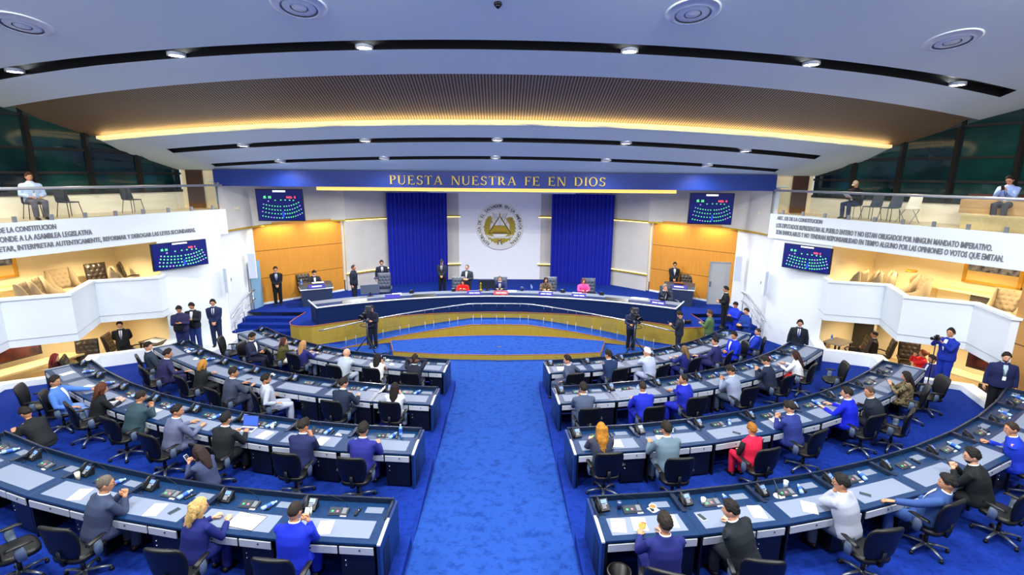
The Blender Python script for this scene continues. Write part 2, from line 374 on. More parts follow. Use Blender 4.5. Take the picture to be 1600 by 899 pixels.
# ---------------------------------------------------------------- side boxes
SAW = {1: [(11.74, 17.9), (11.42, 17.0), (13.02, 16.45), (12.3, 14.75), (13.74, 13.95), (13.3, 12.4), (14.9, 11.6)],
       -1: [(-11.72, 17.7), (-11.62, 17.05), (-13.25, 16.38), (-12.5, 14.55), (-13.86, 13.85), (-13.4, 12.3), (-15.0, 11.4)]}
for g, nm in ((-1, 'left'), (1, 'right')):
    sw = SAW[g]; lw = LOW[g]
    # parapet panels
    mb = MB(); inner = [(x+g*.14, y+.02) for x, y in sw]
    mb.rings([[(a[0], a[1], 1.77), (b[0], b[1], 1.77), (b[0], b[1], 3.14), (a[0], a[1], 3.14)] for a, b in zip(sw, inner)], 0, False)
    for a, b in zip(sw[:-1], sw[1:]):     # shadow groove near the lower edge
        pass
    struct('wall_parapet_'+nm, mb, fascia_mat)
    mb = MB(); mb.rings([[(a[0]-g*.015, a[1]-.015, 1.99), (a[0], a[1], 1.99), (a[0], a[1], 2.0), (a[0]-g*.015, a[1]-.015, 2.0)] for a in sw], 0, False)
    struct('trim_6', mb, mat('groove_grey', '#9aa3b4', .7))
    mb = MB(); mb.rings([[(x-g*.05, y-.04, 3.14), (x+g*.2, y+.05, 3.14), (x+g*.2, y+.05, 3.21), (x-g*.05, y-.04, 3.21)] for x, y in sw], 0, False)
    struct('trim_7', mb, white_wall)
    # low ground wall with a wide white ledge
    mb = MB(); mb.rings([[(x, y, 0), (x+g*.55, y+.12, 0), (x+g*.5, y+.1, .82), (x+g*.08, y+.03, .82)] for x, y in lw], 0, False)
    struct('wall_ledge_'+nm, mb, white_wall)
    # back wall, floors, ceiling of the boxes
    ys = [20.4, 17.9, 14, 8, 2]
    bw = [(g*(FX(y)+3.4), y) for y in ys]
    seg_wall('wall_box_'+nm, bw, 0, 5.25, cream)
    seg_wall('wall_box_end_'+nm, [(g*11.72, 17.75), (g*(FX(18.3)+3.5), 19.2)], 0, 5.2, cream)
    fl = sw+[(g*(FX(2)+2.75), 2), (g*(FX(17.9)+2.75), 17.9)]
    struct('floor_box_'+nm, MB().prism([(x+g*.12, y+.02) for x, y in sw[:-1]]+[(g*(FX(11)+3.4), 11), (g*(FX(18.6)+3.4), 18.9)], 2.05, 2.35), cream2)
    struct('floor_ground_box_'+nm, MB().prism([(x+g*.3, y+.02) for x, y in lw]+[(g*(FX(11)+3.4), 11), (g*(FX(18.4)+3.4), 18.8)], 0, .03), mat('beige_floor', '#cbb389', .5))
    # balcony slab, fascia
    fy = [19.95, 2.0]
    mb = MB(); a, b = [(g*FX(y), y) for y in fy]; off = g*.15
    mb.prism([a, b, (b[0]+off, b[1]), (a[0]+off, a[1])], 4.35, 5.3)
    struct('wall_fascia_'+nm, mb, fascia_mat)
    struct('floor_balcony_'+nm, MB().prism([(a[0]+g*.1, a[1]+1.2), (b[0]+g*.1, b[1]), (b[0]+g*3.2, b[1]), (a[0]+g*3.2, a[1]+1.2)], 5.2, 5.295), mat('beige_tile', '#d8c9a8', .3))
    struct('ceiling_box_'+nm, MB().prism([(a[0]+g*.1, a[1]), (b[0]+g*.1, b[1]), (b[0]+g*3.5, b[1]), (a[0]+g*3.5, a[1])], 4.36, 4.42), cream2)
    # sill wall + windows of the balcony
    WX = lambda y: FX(y)+2.0
    seg_wall('wall_sill_'+nm, [(g*WX(20.4), 20.4), (g*WX(2), 2)], 5.3, 5.95, cream2)
    struct('wall_end_'+nm, wallstrip([(g*WX(20.4), 20.4), (g*11.0, 20.5)], 5.3, 7.2), cream)
    tag(MB().box((0, 0, .78), (.62, .06, 1.56)).build('door', brown_door, None, (g*11.95, 20.38, 5.3)), 'dark brown balcony door beside the %s windows' % nm, 'door')['kind'] = 'structure'
    n = 0; y = 20.35; k = 1
    while y > 6:
        y2 = y-1.42
        zt = [6.95+.34*(20.2-yy)+.3 for yy in (y, y2)]
        p, q = (g*WX(y), y), (g*WX(y2), y2)
        wn = struct('window_%d' % (k if g < 0 else k+12), MB().add([(*p, 5.95), (*q, 5.95), (*q, zt[1]), (*p, zt[0])], [(0, 1, 2, 3)]), win_glass)
        mb = MB()
        for (xx, yy, zz) in ((*q, zt[1]),): mb.box((xx-g*.06, yy, (5.95+zz)/2), (.13, .13, zz-5.95), 0)
        for z in (6.62, 7.35, 8.3, 9.4):
            if z < zt[1]: mb.add([(p[0]-g*.05, p[1], z-.04), (q[0]-g*.05, q[1], z-.04), (q[0]-g*.05, q[1], z+.04), (p[0]-g*.05, p[1], z+.04)], [(0, 1, 2, 3)])
        for zz in (5.98,): mb.add([(p[0]-g*.05, p[1], zz-.05), (q[0]-g*.05, q[1], zz-.05), (q[0]-g*.05, q[1], zz+.05), (p[0]-g*.05, p[1], zz+.05)], [(0, 1, 2, 3)])
        mb.build('window_frame', mullion, wn)
        y = y2; k += 1
# tan pillar at the right edge
struct('wall_pillar_right', MB().box((14.1, 11.85, 2.3), (1.3, 1.2, 4.1)), mat('tan_laminate', '#b98848', .5))
struct('trim_8', MB().box((14.1, 11.85, 2.52), (1.31, 1.21, .02)), brown_door)
# ---------------------------------------------------------------- sloping ceiling with arc shaped slots
def cz1(y): return 6.8+.34*(20.2-y)
def cz2(y): return 9.12+(.2 if y < 13.1 else .25)*(13.1-y)
HX = lambda y: FX(y)+2.05
def arcY(y0, k): return lambda x: y0+k*x*x
def strip(mb, fa, fb, zf, x0, x1, dz=0., mi=0, n=36):
    xs = np.linspace(x0, x1, n)
    mb.grid([[(x, fa(x), zf(fa(x))+dz) for x in xs], [(x, fb(x), zf(fb(x))+dz) for x in xs]], mi, False)
def side(mb, f, zf, x0, x1, dz, mi=0, n=36):
    xs = np.linspace(x0, x1, n)
    mb.grid([[(x, f(x), zf(f(x))) for x in xs], [(x, f(x), zf(f(x))+dz) for x in xs]], mi, False)
H20 = lambda x: 20.3
s3a, s3b = arcY(18.92, .0087), arcY(18.62, .0087)
s2a, s2b = arcY(17.42, .0092), arcY(17.06, .0092)
cov = arcY(16.0, .0086); brn = arcY(13.2, .0122)
s1a, s1b = arcY(11.9, .0124), arcY(11.46, .0124)
def slot_panel(mb, fa, fb, zf, X, ex0, ex1):
    strip(mb, fa, fb, zf, -X, -ex0); strip(mb, fa, fb, zf, ex1, X)
    q = MB(); strip(q, fa, fb, zf, -ex0, ex1, .22); side(q, fa, zf, -ex0, ex1, .22); side(q, fb, zf, -ex0, ex1, .22)
    for e in (-ex0, ex1): q.add([(e, fa(e), zf(fa(e))), (e, fb(e), zf(fb(e))), (e, fb(e), zf(fb(e))+.22), (e, fa(e), zf(fa(e))+.22)], [(0, 1, 2, 3)])
    struct('ceiling_slot', q, black_slot)
mb = MB(); X1 = 12.6
strip(mb, H20, s3a, cz1, -X1, X1); slot_panel(mb, s3a, s3b, cz1, X1, 10.85, 10.6)
strip(mb, s3b, s2a, cz1, -X1-.3, X1+.3); slot_panel(mb, s2a, s2b, cz1, X1+.6, 11.55, 11.3)
strip(mb, s2b, cov, cz1, -13.25, 13.2)
side(mb, lambda x: cov(x)+.18, cz1, -13.25, 13.2, .10)
strip(mb, cov, lambda x: cov(x)+.18, lambda y: cz1(y), -13.25, 13.2)
struct('ceiling', mb, ceil_mat)
# slatted brown ceiling band
def slat_material():
    m = bpy.data.materials.new('slatted_ceiling'); m.use_nodes = True; nt = m.node_tree; b = nt.nodes['Principled BSDF']; b.inputs['Roughness'].default_value = .55
    tc = nt.nodes.new('ShaderNodeTexCoord'); sx = nt.nodes.new('ShaderNodeSeparateXYZ'); nt.links.new(tc.outputs['Object'], sx.inputs[0])
    mu = nt.nodes.new('ShaderNodeMath'); mu.operation = 'MULTIPLY'; mu.inputs[1].default_value = 1/.085; nt.links.new(sx.outputs['X'], mu.inputs[0])
    fr = nt.nodes.new('ShaderNodeMath'); fr.operation = 'FRACT'; nt.links.new(mu.outputs[0], fr.inputs[0])
    r = nt.nodes.new('ShaderNodeValToRGB'); r.color_ramp.interpolation = 'CONSTANT'
    r.color_ramp.elements[0].color = (*lin('#9b8264'), 1); r.color_ramp.elements[1].position = .58; r.color_ramp.elements[1].color = (*lin('#2b231b'), 1)
    nt.links.new(fr.outputs[0], r.inputs['Fac']); nt.links.new(r.outputs['Color'], b.inputs['Base Color'])
    return m
slat_mat = slat_material()
czs = lambda y: cz1(y)+.16
mb = MB(); strip(mb, lambda x: cov(x)+.18, brn, czs, -14.1, 14.1, 0, 0, 40); struct('ceiling_slats', mb, slat_mat)
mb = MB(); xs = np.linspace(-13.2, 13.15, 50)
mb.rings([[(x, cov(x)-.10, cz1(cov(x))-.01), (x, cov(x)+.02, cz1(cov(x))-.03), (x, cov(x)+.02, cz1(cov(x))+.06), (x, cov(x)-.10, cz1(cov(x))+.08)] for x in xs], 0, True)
struct('trim_9', mb, mat('cove_lip_glow', (1, .72, .34), .5, emit=.8))  # lip glows by itself; its lit look is put into the material
mb = MB(); mb.rings([[(x, cov(x)+.06, cz1(cov(x))+.03), (x, cov(x)+.10, cz1(cov(x))+.03), (x, cov(x)+.10, cz1(cov(x))+.05), (x, cov(x)+.06, cz1(cov(x))+.05)] for x in xs], 0, True)
tag(mb.build('cove_light', mat('warm_cove_strip', (1, .70, .30), .5, emit=14.)), 'warm light strip curving along the brown slatted ceiling band', 'light strip')
mb = MB()
def cz2b(y): return cz2(y)
E0 = lambda x: -4.0
# panel over the seats
xl, xr = -15.6, 15.4
strip(mb, brn, s1a, cz2, xl, xr)
slot_panel(mb, s1a, s1b, cz2, 16.5, 15.4, 13.4)
strip(mb, s1b, arcY(9.3, .0125), cz2, -16.5, 16.5)
strip(mb, arcY(9.3, .0125), E0, cz2, -16.5, 16.5)
xs = np.linspace(xl, xr, 40)
mb.grid([[(x, brn(x), cz2(brn(x))) for x in xs], [(x, brn(x), max(czs(brn(x)), cz2(brn(x))+.05)) for x in xs]], 0, False)
struct('ceiling_front', mb, ceil_mat)
# ---------------------------------------------------------------- ceiling fittings
def slope_M(x, y, zf):
    d = .01; t = Vector((0, 1, (zf(y+d)-zf(y-d))/(2*d))).normalized(); xx = Vector((1, 0, 0)); n = xx.cross(t)
    return Matrix(((1, t.x, n.x, x), (0, t.y, n.y, y), (0, t.z, n.z, zf(y)), (0, 0, 0, 1)))
lampcol = (1, .98, .94)
def downlight(x, y, zf, label, dz=.0):
    t = thing('ceiling_spotlight', label, 'ceiling light', (x, y, zf(y)+dz), 0, 'ceiling spotlights in the black slots')
    q = MB(); q.lathe([(.19, .06), (.19, -.02), (.155, -.02), (.15, .03)], 20); q.build('housing', silver, t)
    q = MB(); q.lathe([(.0, -.012), (.15, -.012), (.15, .0), (0, .0)], 20); q.build('lamp', lamp_glow, t)
    spot('spot', (x, y, zf(y)+dz-.06), LP_DOWN, 150, lampcol, .8, .12)

ORD = ['leftmost', 'second from the left', 'third from the left', 'fourth from the left', 'fifth from the left', 'rightmost']
for i, (x, y) in enumerate([(-11.87, 13.42), (-7.34, 12.42), (-2.99, 11.9), (2.79, 11.88), (7.15, 12.4), (11.56, 13.42)]):
    downlight(x, y, cz2, 'round ceiling spotlight in the widest front black slot, %s' % ORD[i])
for i, (x, y) in enumerate([(-8.75, 17.95), (-4.5, 17.44), (-.14, 17.25), (4.14, 17.4), (8.43, 17.92)]):
    downlight(x, y, cz1, 'round ceiling spotlight in the upper of the two rear black slots, %s' % (ORD[i] if i < 4 else ORD[5]))
for i, (x, y) in enumerate([(-8.15, 19.35), (-4.24, 18.95), (-.22, 18.78), (3.81, 18.92), (7.7, 19.3)]):
    downlight(x, y, cz1, 'round ceiling spotlight in the thin slot nearest the blue header, %s' % (ORD[i] if i < 4 else ORD[5]))
# round air diffusers
for i, (x, y) in enumerate([(-9.49, 11.09), (-3.72, 10.24), (3.54, 10.22), (9.3, 11.13)]):
    d = thing('air_diffuser', 'round white ceiling air diffuser, %s of the four' % ['leftmost', 'second from the left', 'third from the left', 'rightmost'][i], 'air vent', (0, 0, 0), 0, 'round ceiling diffusers')
    d.matrix_world = slope_M(x, y, cz2)
    q = MB(); q.lathe([(.34, -.02), (.50, -.015), (.50, .0), (.36, -.07), (.33, -.06)], 36); q.build('outer_ring', white_wall, d)
    q = MB(); q.lathe([(0, .05), (.36, .05), (.36, .02), (0, .02)], 30); q.build('throat', mat('vent_shadow', '#3a4350', .8), d)
    q = MB(); q.lathe([(.16, -.055), (.29, -.05), (.30, -.03), (.20, -.0), (.16, .0)], 32); q.build('middle_cone', white_wall, d)
    q = MB(); q.lathe([(0, -.06), (.13, -.055), (.14, -.03), (0, .0)], 28); q.build('centre_disc', white_wall, d)
# dome camera on the ceiling
d = thing('dome_camera', 'small black dome camera on the white ceiling above the aisle', 'camera'); d.matrix_world = slope_M(-.08, 10.06, cz2)
MB().lathe([(0, 0), (.075, 0), (.075, -.03), (.06, -.045), (0, -.045)], 20).build('mount', black_plastic, d)
MB().ell((0, 0, -.045), (.05, .05, .05)).build('lens_dome', mat('smoked_dome', '#050505', .08), d)
# ---------------------------------------------------------------- added fill lights for hall and stage, then box and balcony lights
for x in (-9, -3, 3, 9):
    for y in (3.0, 7.6):
        area('hall_fill', (x, y, cz2(y)-.12), 1.6, LP_HALL, (1, .98, .93), (0, 0, 0), .5)  # unseen area lights added to fill the hall
for x in (-6, -2, 2, 6):
    area('stage_fill', (x, 22.6, 6.2), .5, 250, (1, .98, .94), (R_(-12), 0, 0), .5)  # added out of sight behind the header to brighten the emblem wall
for g in (-1, 1):
    for y in (17.0, 15.2, 13.4):
        spot('box_light', (g*(FX(y)+1.7), y, 4.3), LP_BOX*11, 140, (1, .80, .48), .7, .06)
        spot('ground_box_light', (g*(FX(y)+1.6), y, 1.92), LP_BOX*5, 150, (1, .82, .52), .7, .06)
    for y in (18.5, 16.5, 14.5, 12.5):
        spot('balcony_light', (g*(FX(y)+1.0), y, 7.0), LP_BOX*1.5, 150, (1, .9, .72), .7, .08)
# warm grazing strips over the wood panels
for w in (WL, WR):
    for t_ in (.25, .75):
        x = w[0][0]+(w[1][0]-w[0][0])*t_; y = w[0][1]+(w[1][1]-w[0][1])*t_
        g = -1 if x < 0 else 1
        area('wood_wash', (x-g*.22, y-.22, 4.40), 1.4, LP_COVE, (1, .78, .4), (0, 0, R_(45) if g < 0 else R_(-45)), .08)
led_mat = mat('led_strip', (1, .74, .28), .5, emit=4.)
for nm, G in (('left', GL), ('right', GR)):
    for z, l in ((1.70, 'lower'), (4.375, 'upper')):
        m = MB(); m.rings([[(x, y-.035, z-.008), (x, y-.015, z-.008), (x, y-.015, z+.008), (x, y-.035, z+.008)] for x, y in G[1:]], 0, False)
        tag(m.build('led_strip', led_mat), 'warm light strip on the %s gold ledge of the %s grey stage panel' % (l, nm), 'light strip')
# ================================================================== DESKS AND WHAT STANDS ON THEM
ROWN = ['front row', 'second row', 'third row', 'rear row']
ORN = ['first', 'second', 'third', 'fourth', 'fifth', 'sixth', 'seventh', 'eighth', 'ninth']
SIDE = {'L': 'left', 'R': 'right'}
def station(s, r, i):
    st = (AE[s][r]-AA[s][r])/NS[r]; a = AA[s][r]+st*(i+.5)
    R = RN[s][r]*math.cos(R_(st/2)); x, y = arc(s, a, R); c = CC[s]
    hd = math.atan2(c[1]-y, c[0]-x)-math.pi/2
    wn = 2*RN[s][r]*math.sin(R_(st/2)); wb = wn*(R-1.0)/R
    return x, y, FZ[r], hd, wn, wb
def where(s, r, i): return '%s %s, %s seat from the aisle' % (SIDE[s], ROWN[r], ORN[i])
def trap(mb, wn, wb, y0, y1, z0, z1, mi=0, x0=-.5, x1=.5):
    W_ = lambda y: wn+(wb-wn)*y
    mb.prism([(W_(y0)*x0, y0), (W_(y0)*x1, y0), (W_(y1)*x1, y1), (W_(y1)*x0, y1)], z0, z1, mi)
def desk_proto(s, r):
    x, y, z, hd, wn, wb = station(s, r, 0)
    t = thing('desk_station', 'x', 'desk', (x, y, z), hd, 'curved desk stations of the assembly floor')
    m = MB(); trap(m, wn, wb, 0, .54, .705, .75); m.build('desktop', desk_blue, t, bevel=.006)
    m = MB(); trap(m, wn, wb, .54, .97, .655, .69); m.build('equipment_tray', desk_blue, t)
    m = MB(); trap(m, wn, wb, .965, 1.0, .60, .785); m.build('rear_rim', mat('rim_dark_navy', '#15233c', .25), t, bevel=.004)
    m = MB(); W_ = lambda y: wn+(wb-wn)*y
    for sx in (-1, 1):
        m = MB(); m.prism([(sx*(W_(.5)/2-.035), .5), (sx*W_(.5)/2, .5), (sx*W_(.965)/2, .965), (sx*(W_(.965)/2-.035), .965)], .69, .765)
        m.build('side_divider', mat('rim_dark_navy', '#15233c', .25), t)
    m = MB(); trap(m, wn, wb, .10, .47, .7495, .753, 0, -.405, .405); m.build('writing_mat', mat_grey, t)
    m = MB(); m.box((wn*.30, .79, .692), (.27, .14, .006)); m.build('socket_plate', mat('socket_plate_grey', '#6f7b90', .4), t)
    for x0, x1 in ((-wn/2+.045, .17), (.20, wn/2-.05)):
        d = MB().box(((x0+x1)/2, -.005, .632), (x1-x0, .02, .118)).build('drawer', drawer_white, t, bevel=.003)
        MB().lathe([(0, 0), (.011, 0), (.011, .012), (0, .012)], 10, M=Matrix.Translation((((x0+x1)/2)+.05, -.015, .65)) @ Matrix.Rotation(R_(90), 4, 'X')).build('lock', dark_metal, d)
    c = MB().box(((.20+wn/2-.05)/2, .31, .29), (wn/2-.05-.20, .56, .50)).build('cabinet', desk_dark, t, bevel=.004)
    q = MB()
    for zz in (.36, .44): q.lathe([(0, 0), (.014, 0), (.012, .015), (0, .018)], 10, M=Matrix.Translation((.27, .03, zz)) @ Matrix.Rotation(R_(90), 4, 'X'))
    q.build('cabinet_lock', chrome, c)
    m = MB(); m.box((-wn/2+.03, .48, .345), (.035, .94, .69)); m.build('side_partition', desk_dark, t)
    m = MB(); trap(m, wn, wb, .90, .93, .03, .655, 0, -.48, .48); m.build('modesty_panel', navy_panel, t)
    m = MB(); trap(m, wn, wb, .02, .05, .685, .705, 0, -.49, .49); m.build('front_rail', desk_dark, t)
    return t, wn, wb
def end_panel(t, wn, wb, g):
    m = MB(); x0, x1 = g*wn/2, g*wb/2
    m.prism([(x0, -.02), (x0+g*.05, -.02), (x1+g*.05, 1.0), (x1, 1.0)], 0, .735)
    m.build('end_panel', navy_panel, t, bevel=.004)
    m = MB(); m.prism([(x0+g*.006, -.025), (x0+g*.054, -.025), (x1+g*.054, .55), (x1+g*.006, .55)], .735, .757); m.build('panel_edge', silver, t)
    m = MB(); xa = x0+g*.05+(x1-x0)*.12; xb = x0+g*.05+(x1-x0)*.42
    m.prism([(xa, .12), (xa+g*.006, .12), (xb+g*.006, .42), (xb, .42)], .0, .56); m.build('panel_recess', desk_dark, t)
phone_screen = mat('phone_screen', '#5f7fd8', .3, emit=.6)
key_grey = mat('keypad_grey', '#9aa2ad', .5)
gun = mat('gunmetal', '#3b4048', .4, .4)
def make_phone():
    t = thing('desk_telephone', 'x', 'telephone', (0, 0, 0), 0, 'desk telephones')
    T = Matrix.Rotation(R_(52), 4, 'X')
    m = MB(); m.rings([[(sx, -.085, 0), (sx, .06, 0), (sx, .075, .135), (sx, .05, .15), (sx, -.085, .03)] for sx in (-.095, .095)], 0, False); m.build('body', black_plastic, t, bevel=.004)
    B = Matrix.Translation((.02, -.018, .095)) @ Matrix.Rotation(R_(41), 4, 'X')
    m = MB(); m.box((0, .045, .004), (.095, .055, .006), 0, B); m.build('screen', phone_screen, t)
    m = MB()
    for i in range(3):
        for j in range(4): m.box((-.03+i*.022, .0-j*.018, .004), (.016, .012, .008), 0, B)
    m.lathe([(0, 0), (.013, 0), (.012, .008), (0, .008)], 12, 0, B @ Matrix.Translation((.036, -.0, .002))); m.build('keypad', key_grey, t)
    H = Matrix.Translation((-.072, -.018, .112)) @ Matrix.Rotation(R_(41), 4, 'X')
    m = MB(); m.tube([(0, -.1, .0), (0, -.085, .02), (0, 0, .03), (0, .085, .02), (0, .1, 0)], [(.02, .022), (.021, .018), (.016, .014), (.021, .018), (.02, .022)], 8, 0, H); m.build('handset', black_plastic, t)
    m = MB(); m.tube([(-.07, -.09, .02), (-.10, -.13, .008), (-.06, -.17, .008), (-.02, -.16, .008), (-.04, -.12, .008), (-.085, -.1, .02)], .006, 6); m.build('cord', black_plastic, t)
    return t
btn_g = mat('green_button', (.10, .85, .22), .4, emit=.35); btn_r = mat('red_button', (.95, .25, .28), .4, emit=.3)
scr_dark = mat('dark_screen', '#3a424c', .2)
def make_conf():
    t = thing('conference_unit', 'x', 'microphone unit', (0, 0, 0), 0, 'voting and microphone units')
    m = MB(); m.rings([[(sx, -.075, 0), (sx, .075, 0), (sx, .075, .045), (sx, -.075, .014)] for sx in (-.15, .15)], 0, False); m.build('base', gun, t, bevel=.004)
    B = Matrix.Translation((-.05, 0, .031)) @ Matrix.Rotation(R_(11.7), 4, 'X')
    sc = MB().box((0, 0, .004), (.175, .118, .006), 0, B).build('screen', scr_dark, t)
    m = MB(); m.lathe([(0, 0), (.021, 0), (0, .002)], 14, 0, B @ Matrix.Translation((-.038, -.015, .008))); m.build('green_button', btn_g, sc)
    m = MB(); m.lathe([(0, 0), (.021, 0), (0, .002)], 14, 0, B @ Matrix.Translation((.038, -.015, .008))); m.build('red_button', btn_r, sc)
    m = MB(); m.box((.145, 0, .004), (.07, .11, .008), 0, B); m.build('speaker_grille', mat('grille_grey', '#676d76', .6), t)
    m = MB(); m.tube([(.12, .05, .04), (.11, .06, .10), (.04, .07, .17), (-.12, .09, .22), (-.2, .1, .235)], [.004, .004, .0035, .0035, .006], 6); m.build('gooseneck_microphone', dark_metal, t)
    m = MB(); m.box((.1, -.09, .006), (.09, .03, .004)); m.build('name_card', paper, t)
    return t
def make_remote():
    t = thing('voting_handset', 'x', 'remote control', (0, 0, 0), 0, 'black voting handsets')
    MB().box((0, 0, .014), (.045, .17, .026)).build('body', black_plastic, t, bevel=.006)
    MB().lathe([(0, .027), (.012, .027), (.011, .031), (0, .031)], 12, c=(0, .03, 0)).build('button', chrome, t)
    return t
def make_bottle():
    t = thing('water_bottle', 'x', 'water bottle', (0, 0, 0), 0, 'bottles of water on the desks')
    MB().lathe([(0, 0), (.031, .002), (.034, .012), (.034, .05), (.031, .06), (.034, .07), (.034, .16), (.030, .185), (.014, .215), (.013, .226), (0, .226)], 14).build('bottle', water_plastic, t)
    MB().lathe([(.0348, .07), (.0348, .155)], 14).build('label', water_label, t)
    MB().lathe([(0, .224), (.0155, .224), (.0155, .245), (0, .245)], 12).build('cap', mat('white_cap', '#eaf1fb', .4), t)
    return t
PHONE = make_phone(); CONF = make_conf(); REMOTE = make_remote(); BOTTLE = make_bottle()
USED = set()
def put(o, x, y, z, rz, label, tilt=None):
    if o.name not in USED:
        USED.add(o.name); c = o; c.location = (x, y, z); c.rotation_euler = (0, 0, rz); c['label'] = label
    else: c = dup(o, (x, y, z), rz, label)
    if tilt: c.rotation_euler = (tilt, 0, rz)
    return c
def loc_at(s, r, i, lx, ly):
    x, y, z, hd, wn, wb = station(s, r, i); c, n = math.cos(hd), math.sin(hd)
    return x+lx*c-ly*n, y+lx*n+ly*c, z, hd
rnd = random.Random(3)
LYING = {}
for s in 'LR':
    for r in range(4):
        proto = None
        for i in range(NS[r]):
            x, y, z, hd, wn, wb = station(s, r, i)
            if s == 'L' and r == 3 and i > 5: continue
            lab = 'dark blue desk with grey mat, ' + where(s, r, i)
            if proto is None: proto, wn, wb = desk_proto(s, r); t = proto; t['label'] = lab
            else: t = dup(proto, (x, y, z), hd, lab)
            if i == NS[r]-1: endl = (t, wn, wb)
            w = where(s, r, i)
            px, py, pz, ph = loc_at(s, r, i, -wn*.40+.04, .77); put(PHONE, px, py, z+.69, ph+R_(8 if s == 'R' else -4), 'black desk telephone, %s' % w)
            px, py, pz, ph = loc_at(s, r, i, -.08+rnd.uniform(-.04, .04), .70); put(CONF, px, py, z+.69, ph+R_(rnd.uniform(-4, 4)), 'touch screen microphone unit, %s' % w)
            px, py, pz, ph = loc_at(s, r, i, .20+rnd.uniform(-.02, .05), .72); put(REMOTE, px, py, z+.69, ph+R_(rnd.uniform(-25, 15)), 'slim black voting handset, %s' % w)
            if rnd.random() < .72 and not (s == 'L' and r == 0):
                px, py, pz, ph = loc_at(s, r, i, .13+rnd.uniform(-.03, .03), .60)
                put(BOTTLE, px, py, z+.726, ph+R_(rnd.uniform(-38, -5)), 'water bottle lying on its side, %s' % w, R_(-90))
        g = 1 if s == 'L' else -1
        st0 = bpy.data.objects.get(proto.name)
        end_panel(st0, wn, wb, g)
        if not (s == 'L' and r == 3): end_panel(endl[0], wn, wb, -g)
# ---------------------------------------------------------------- loose things on the desks
def flat_paper(s, r, i, lx, ly, rz, label, size=(.21, .29)):
    x, y, z, hd = loc_at(s, r, i, lx, ly)
    zt = z+.7535 if ly < .5 else z+.6905
    o = MB().box((0, 0, .001), (size[0], size[1], .002)).build('paper_sheet', paper, None, (x, y, zt), hd+R_(rz))
    MB().box((0, size[1]*.44, .0024), (size[0]*.8, .012, .0008)).build('header_line', mat('print_grey', '#8c8f98', .8), o)
    return tag(o, label, 'paper', 'sheets of paper on the desks')
PAPERS = [('L', 3, 0, -.12, .28, 8, 'white sheet of paper beside the man in royal blue in the rear row'),
 ('L', 3, 2, .05, .27, 12, 'white printed sheet under the arms of the man with buzz cut and glasses'),
 ('L', 3, 3, .02, .27, 20, 'white printed sheet alone on the empty rear row desk at the left'),
 ('L', 2, 1, .22, .27, -4, 'white sheet of paper right of the man in navy holding a phone, third row'),
 ('L', 2, 2, .38, .27, -6, 'white sheet of paper right of the open laptop'),
 ('L', 2, 4, .1, .30, 10, 'white printed sheet in front of the man in the grey purple suit'),
 ('L', 2, 5, .12, .28, 15, 'white printed sheet in front of the man in the dark teal jacket'),
 ('L', 2, 6, .08, .27, 18, 'white sheet the curly haired woman in black writes on'),
 ('L', 2, 7, .02, .30, 10, 'white sheet in front of the man in the light blue suit'),
 ('R', 3, 0, -.42, .30, -12, 'leftmost white sheet on the aisle desk of the right rear row'),
 ('R', 3, 0, -.10, .30, -8, 'white sheet under the pastry on the aisle desk of the right rear row'),
 ('R', 3, 0, .38, .32, -6, 'rightmost white sheet on the aisle desk of the right rear row'),
 ('R', 3, 1, .42, .32, -14, 'white sheet right of the man leaning on his hand in the right rear row'),
 ('R', 3, 2, -.10, .24, -35, 'white folded sheet left of the man in the light grey suit'),
 ('R', 2, 0, .18, .30, -6, 'white sheet right of the woman with long curly blond hair'),
 ('R', 2, 1, -.25, .33, -10, 'white sheet left of the man in the grey teal suit'),
 ('R', 2, 3, -.20, .36, -14, 'white sheet in front of the man in dark blue with a phone, third row right'),
 ('R', 0, 0, -.25, .28, -6, 'white sheet on the aisle desk of the right front row')]
for a in PAPERS: flat_paper(*a)
bk = thing('open_notebook', 'open white notebook under the hands of the blonde woman in the rear row', 'notebook', loc_at('L', 3, 1, .12, .28)[:3], station('L', 3, 1)[3]+R_(-6))
bk.location.z += .754
for sx in (-1, 1): MB().box((sx*.115, 0, .004+.001*sx), (.225, .31, .006)).build('page', paper, bk)
MB().box((0, .158, .006), (.44, .012, .01)).build('spine_clip', gun, bk)
MB().box((0, 0, .001), (.47, .33, .002)).build('cover', gun, bk)
def phone_flat(s, r, i, lx, ly, rz, label, col=None):
    x, y, z, hd = loc_at(s, r, i, lx, ly); zt = z+.7535 if ly < .5 else z+.6905
    o = MB().box((0, 0, .005), (.078, .16, .009)).build('smartphone', col or black_plastic, None, (x, y, zt), hd+R_(rz), bevel=.003)
    MB().box((0, 0, .0099), (.07, .15, .0008)).build('screen', scr_dark, o)
    return tag(o, label, 'mobile phone', 'mobile phones lying on the desks')
phone_flat('L', 3, 2, .36, .30, -18, 'smartphone with green dark screen right of the man with buzz cut and glasses', mat('green_case', '#1d5a55', .4))
phone_flat('R', 3, 3, -.34, .27, 40, 'blue black smartphone on the mat left of the man stretching his arm', mat('blue_case', '#27427e', .35))
phone_flat('R', 2, 2, -.02, .20, 38, 'black smartphone on the mat in front of the woman in the red vest')
phone_flat('R', 3, 1, -.50, .34, 16, 'white smartphone lying near the seam of the right rear desks', paper)
phone_flat('L', 0, 3, -.05, .36, -8, 'black smartphone beside the blonde woman in the front row')
phone_flat('R', 0, 2, .32, .27, 38, 'black smartphone right of the white haired man in the front row')
phone_flat('L', 1, 3, -.22, .25, -30, 'black smartphone on the mat left of the bearded man in the light grey suit')
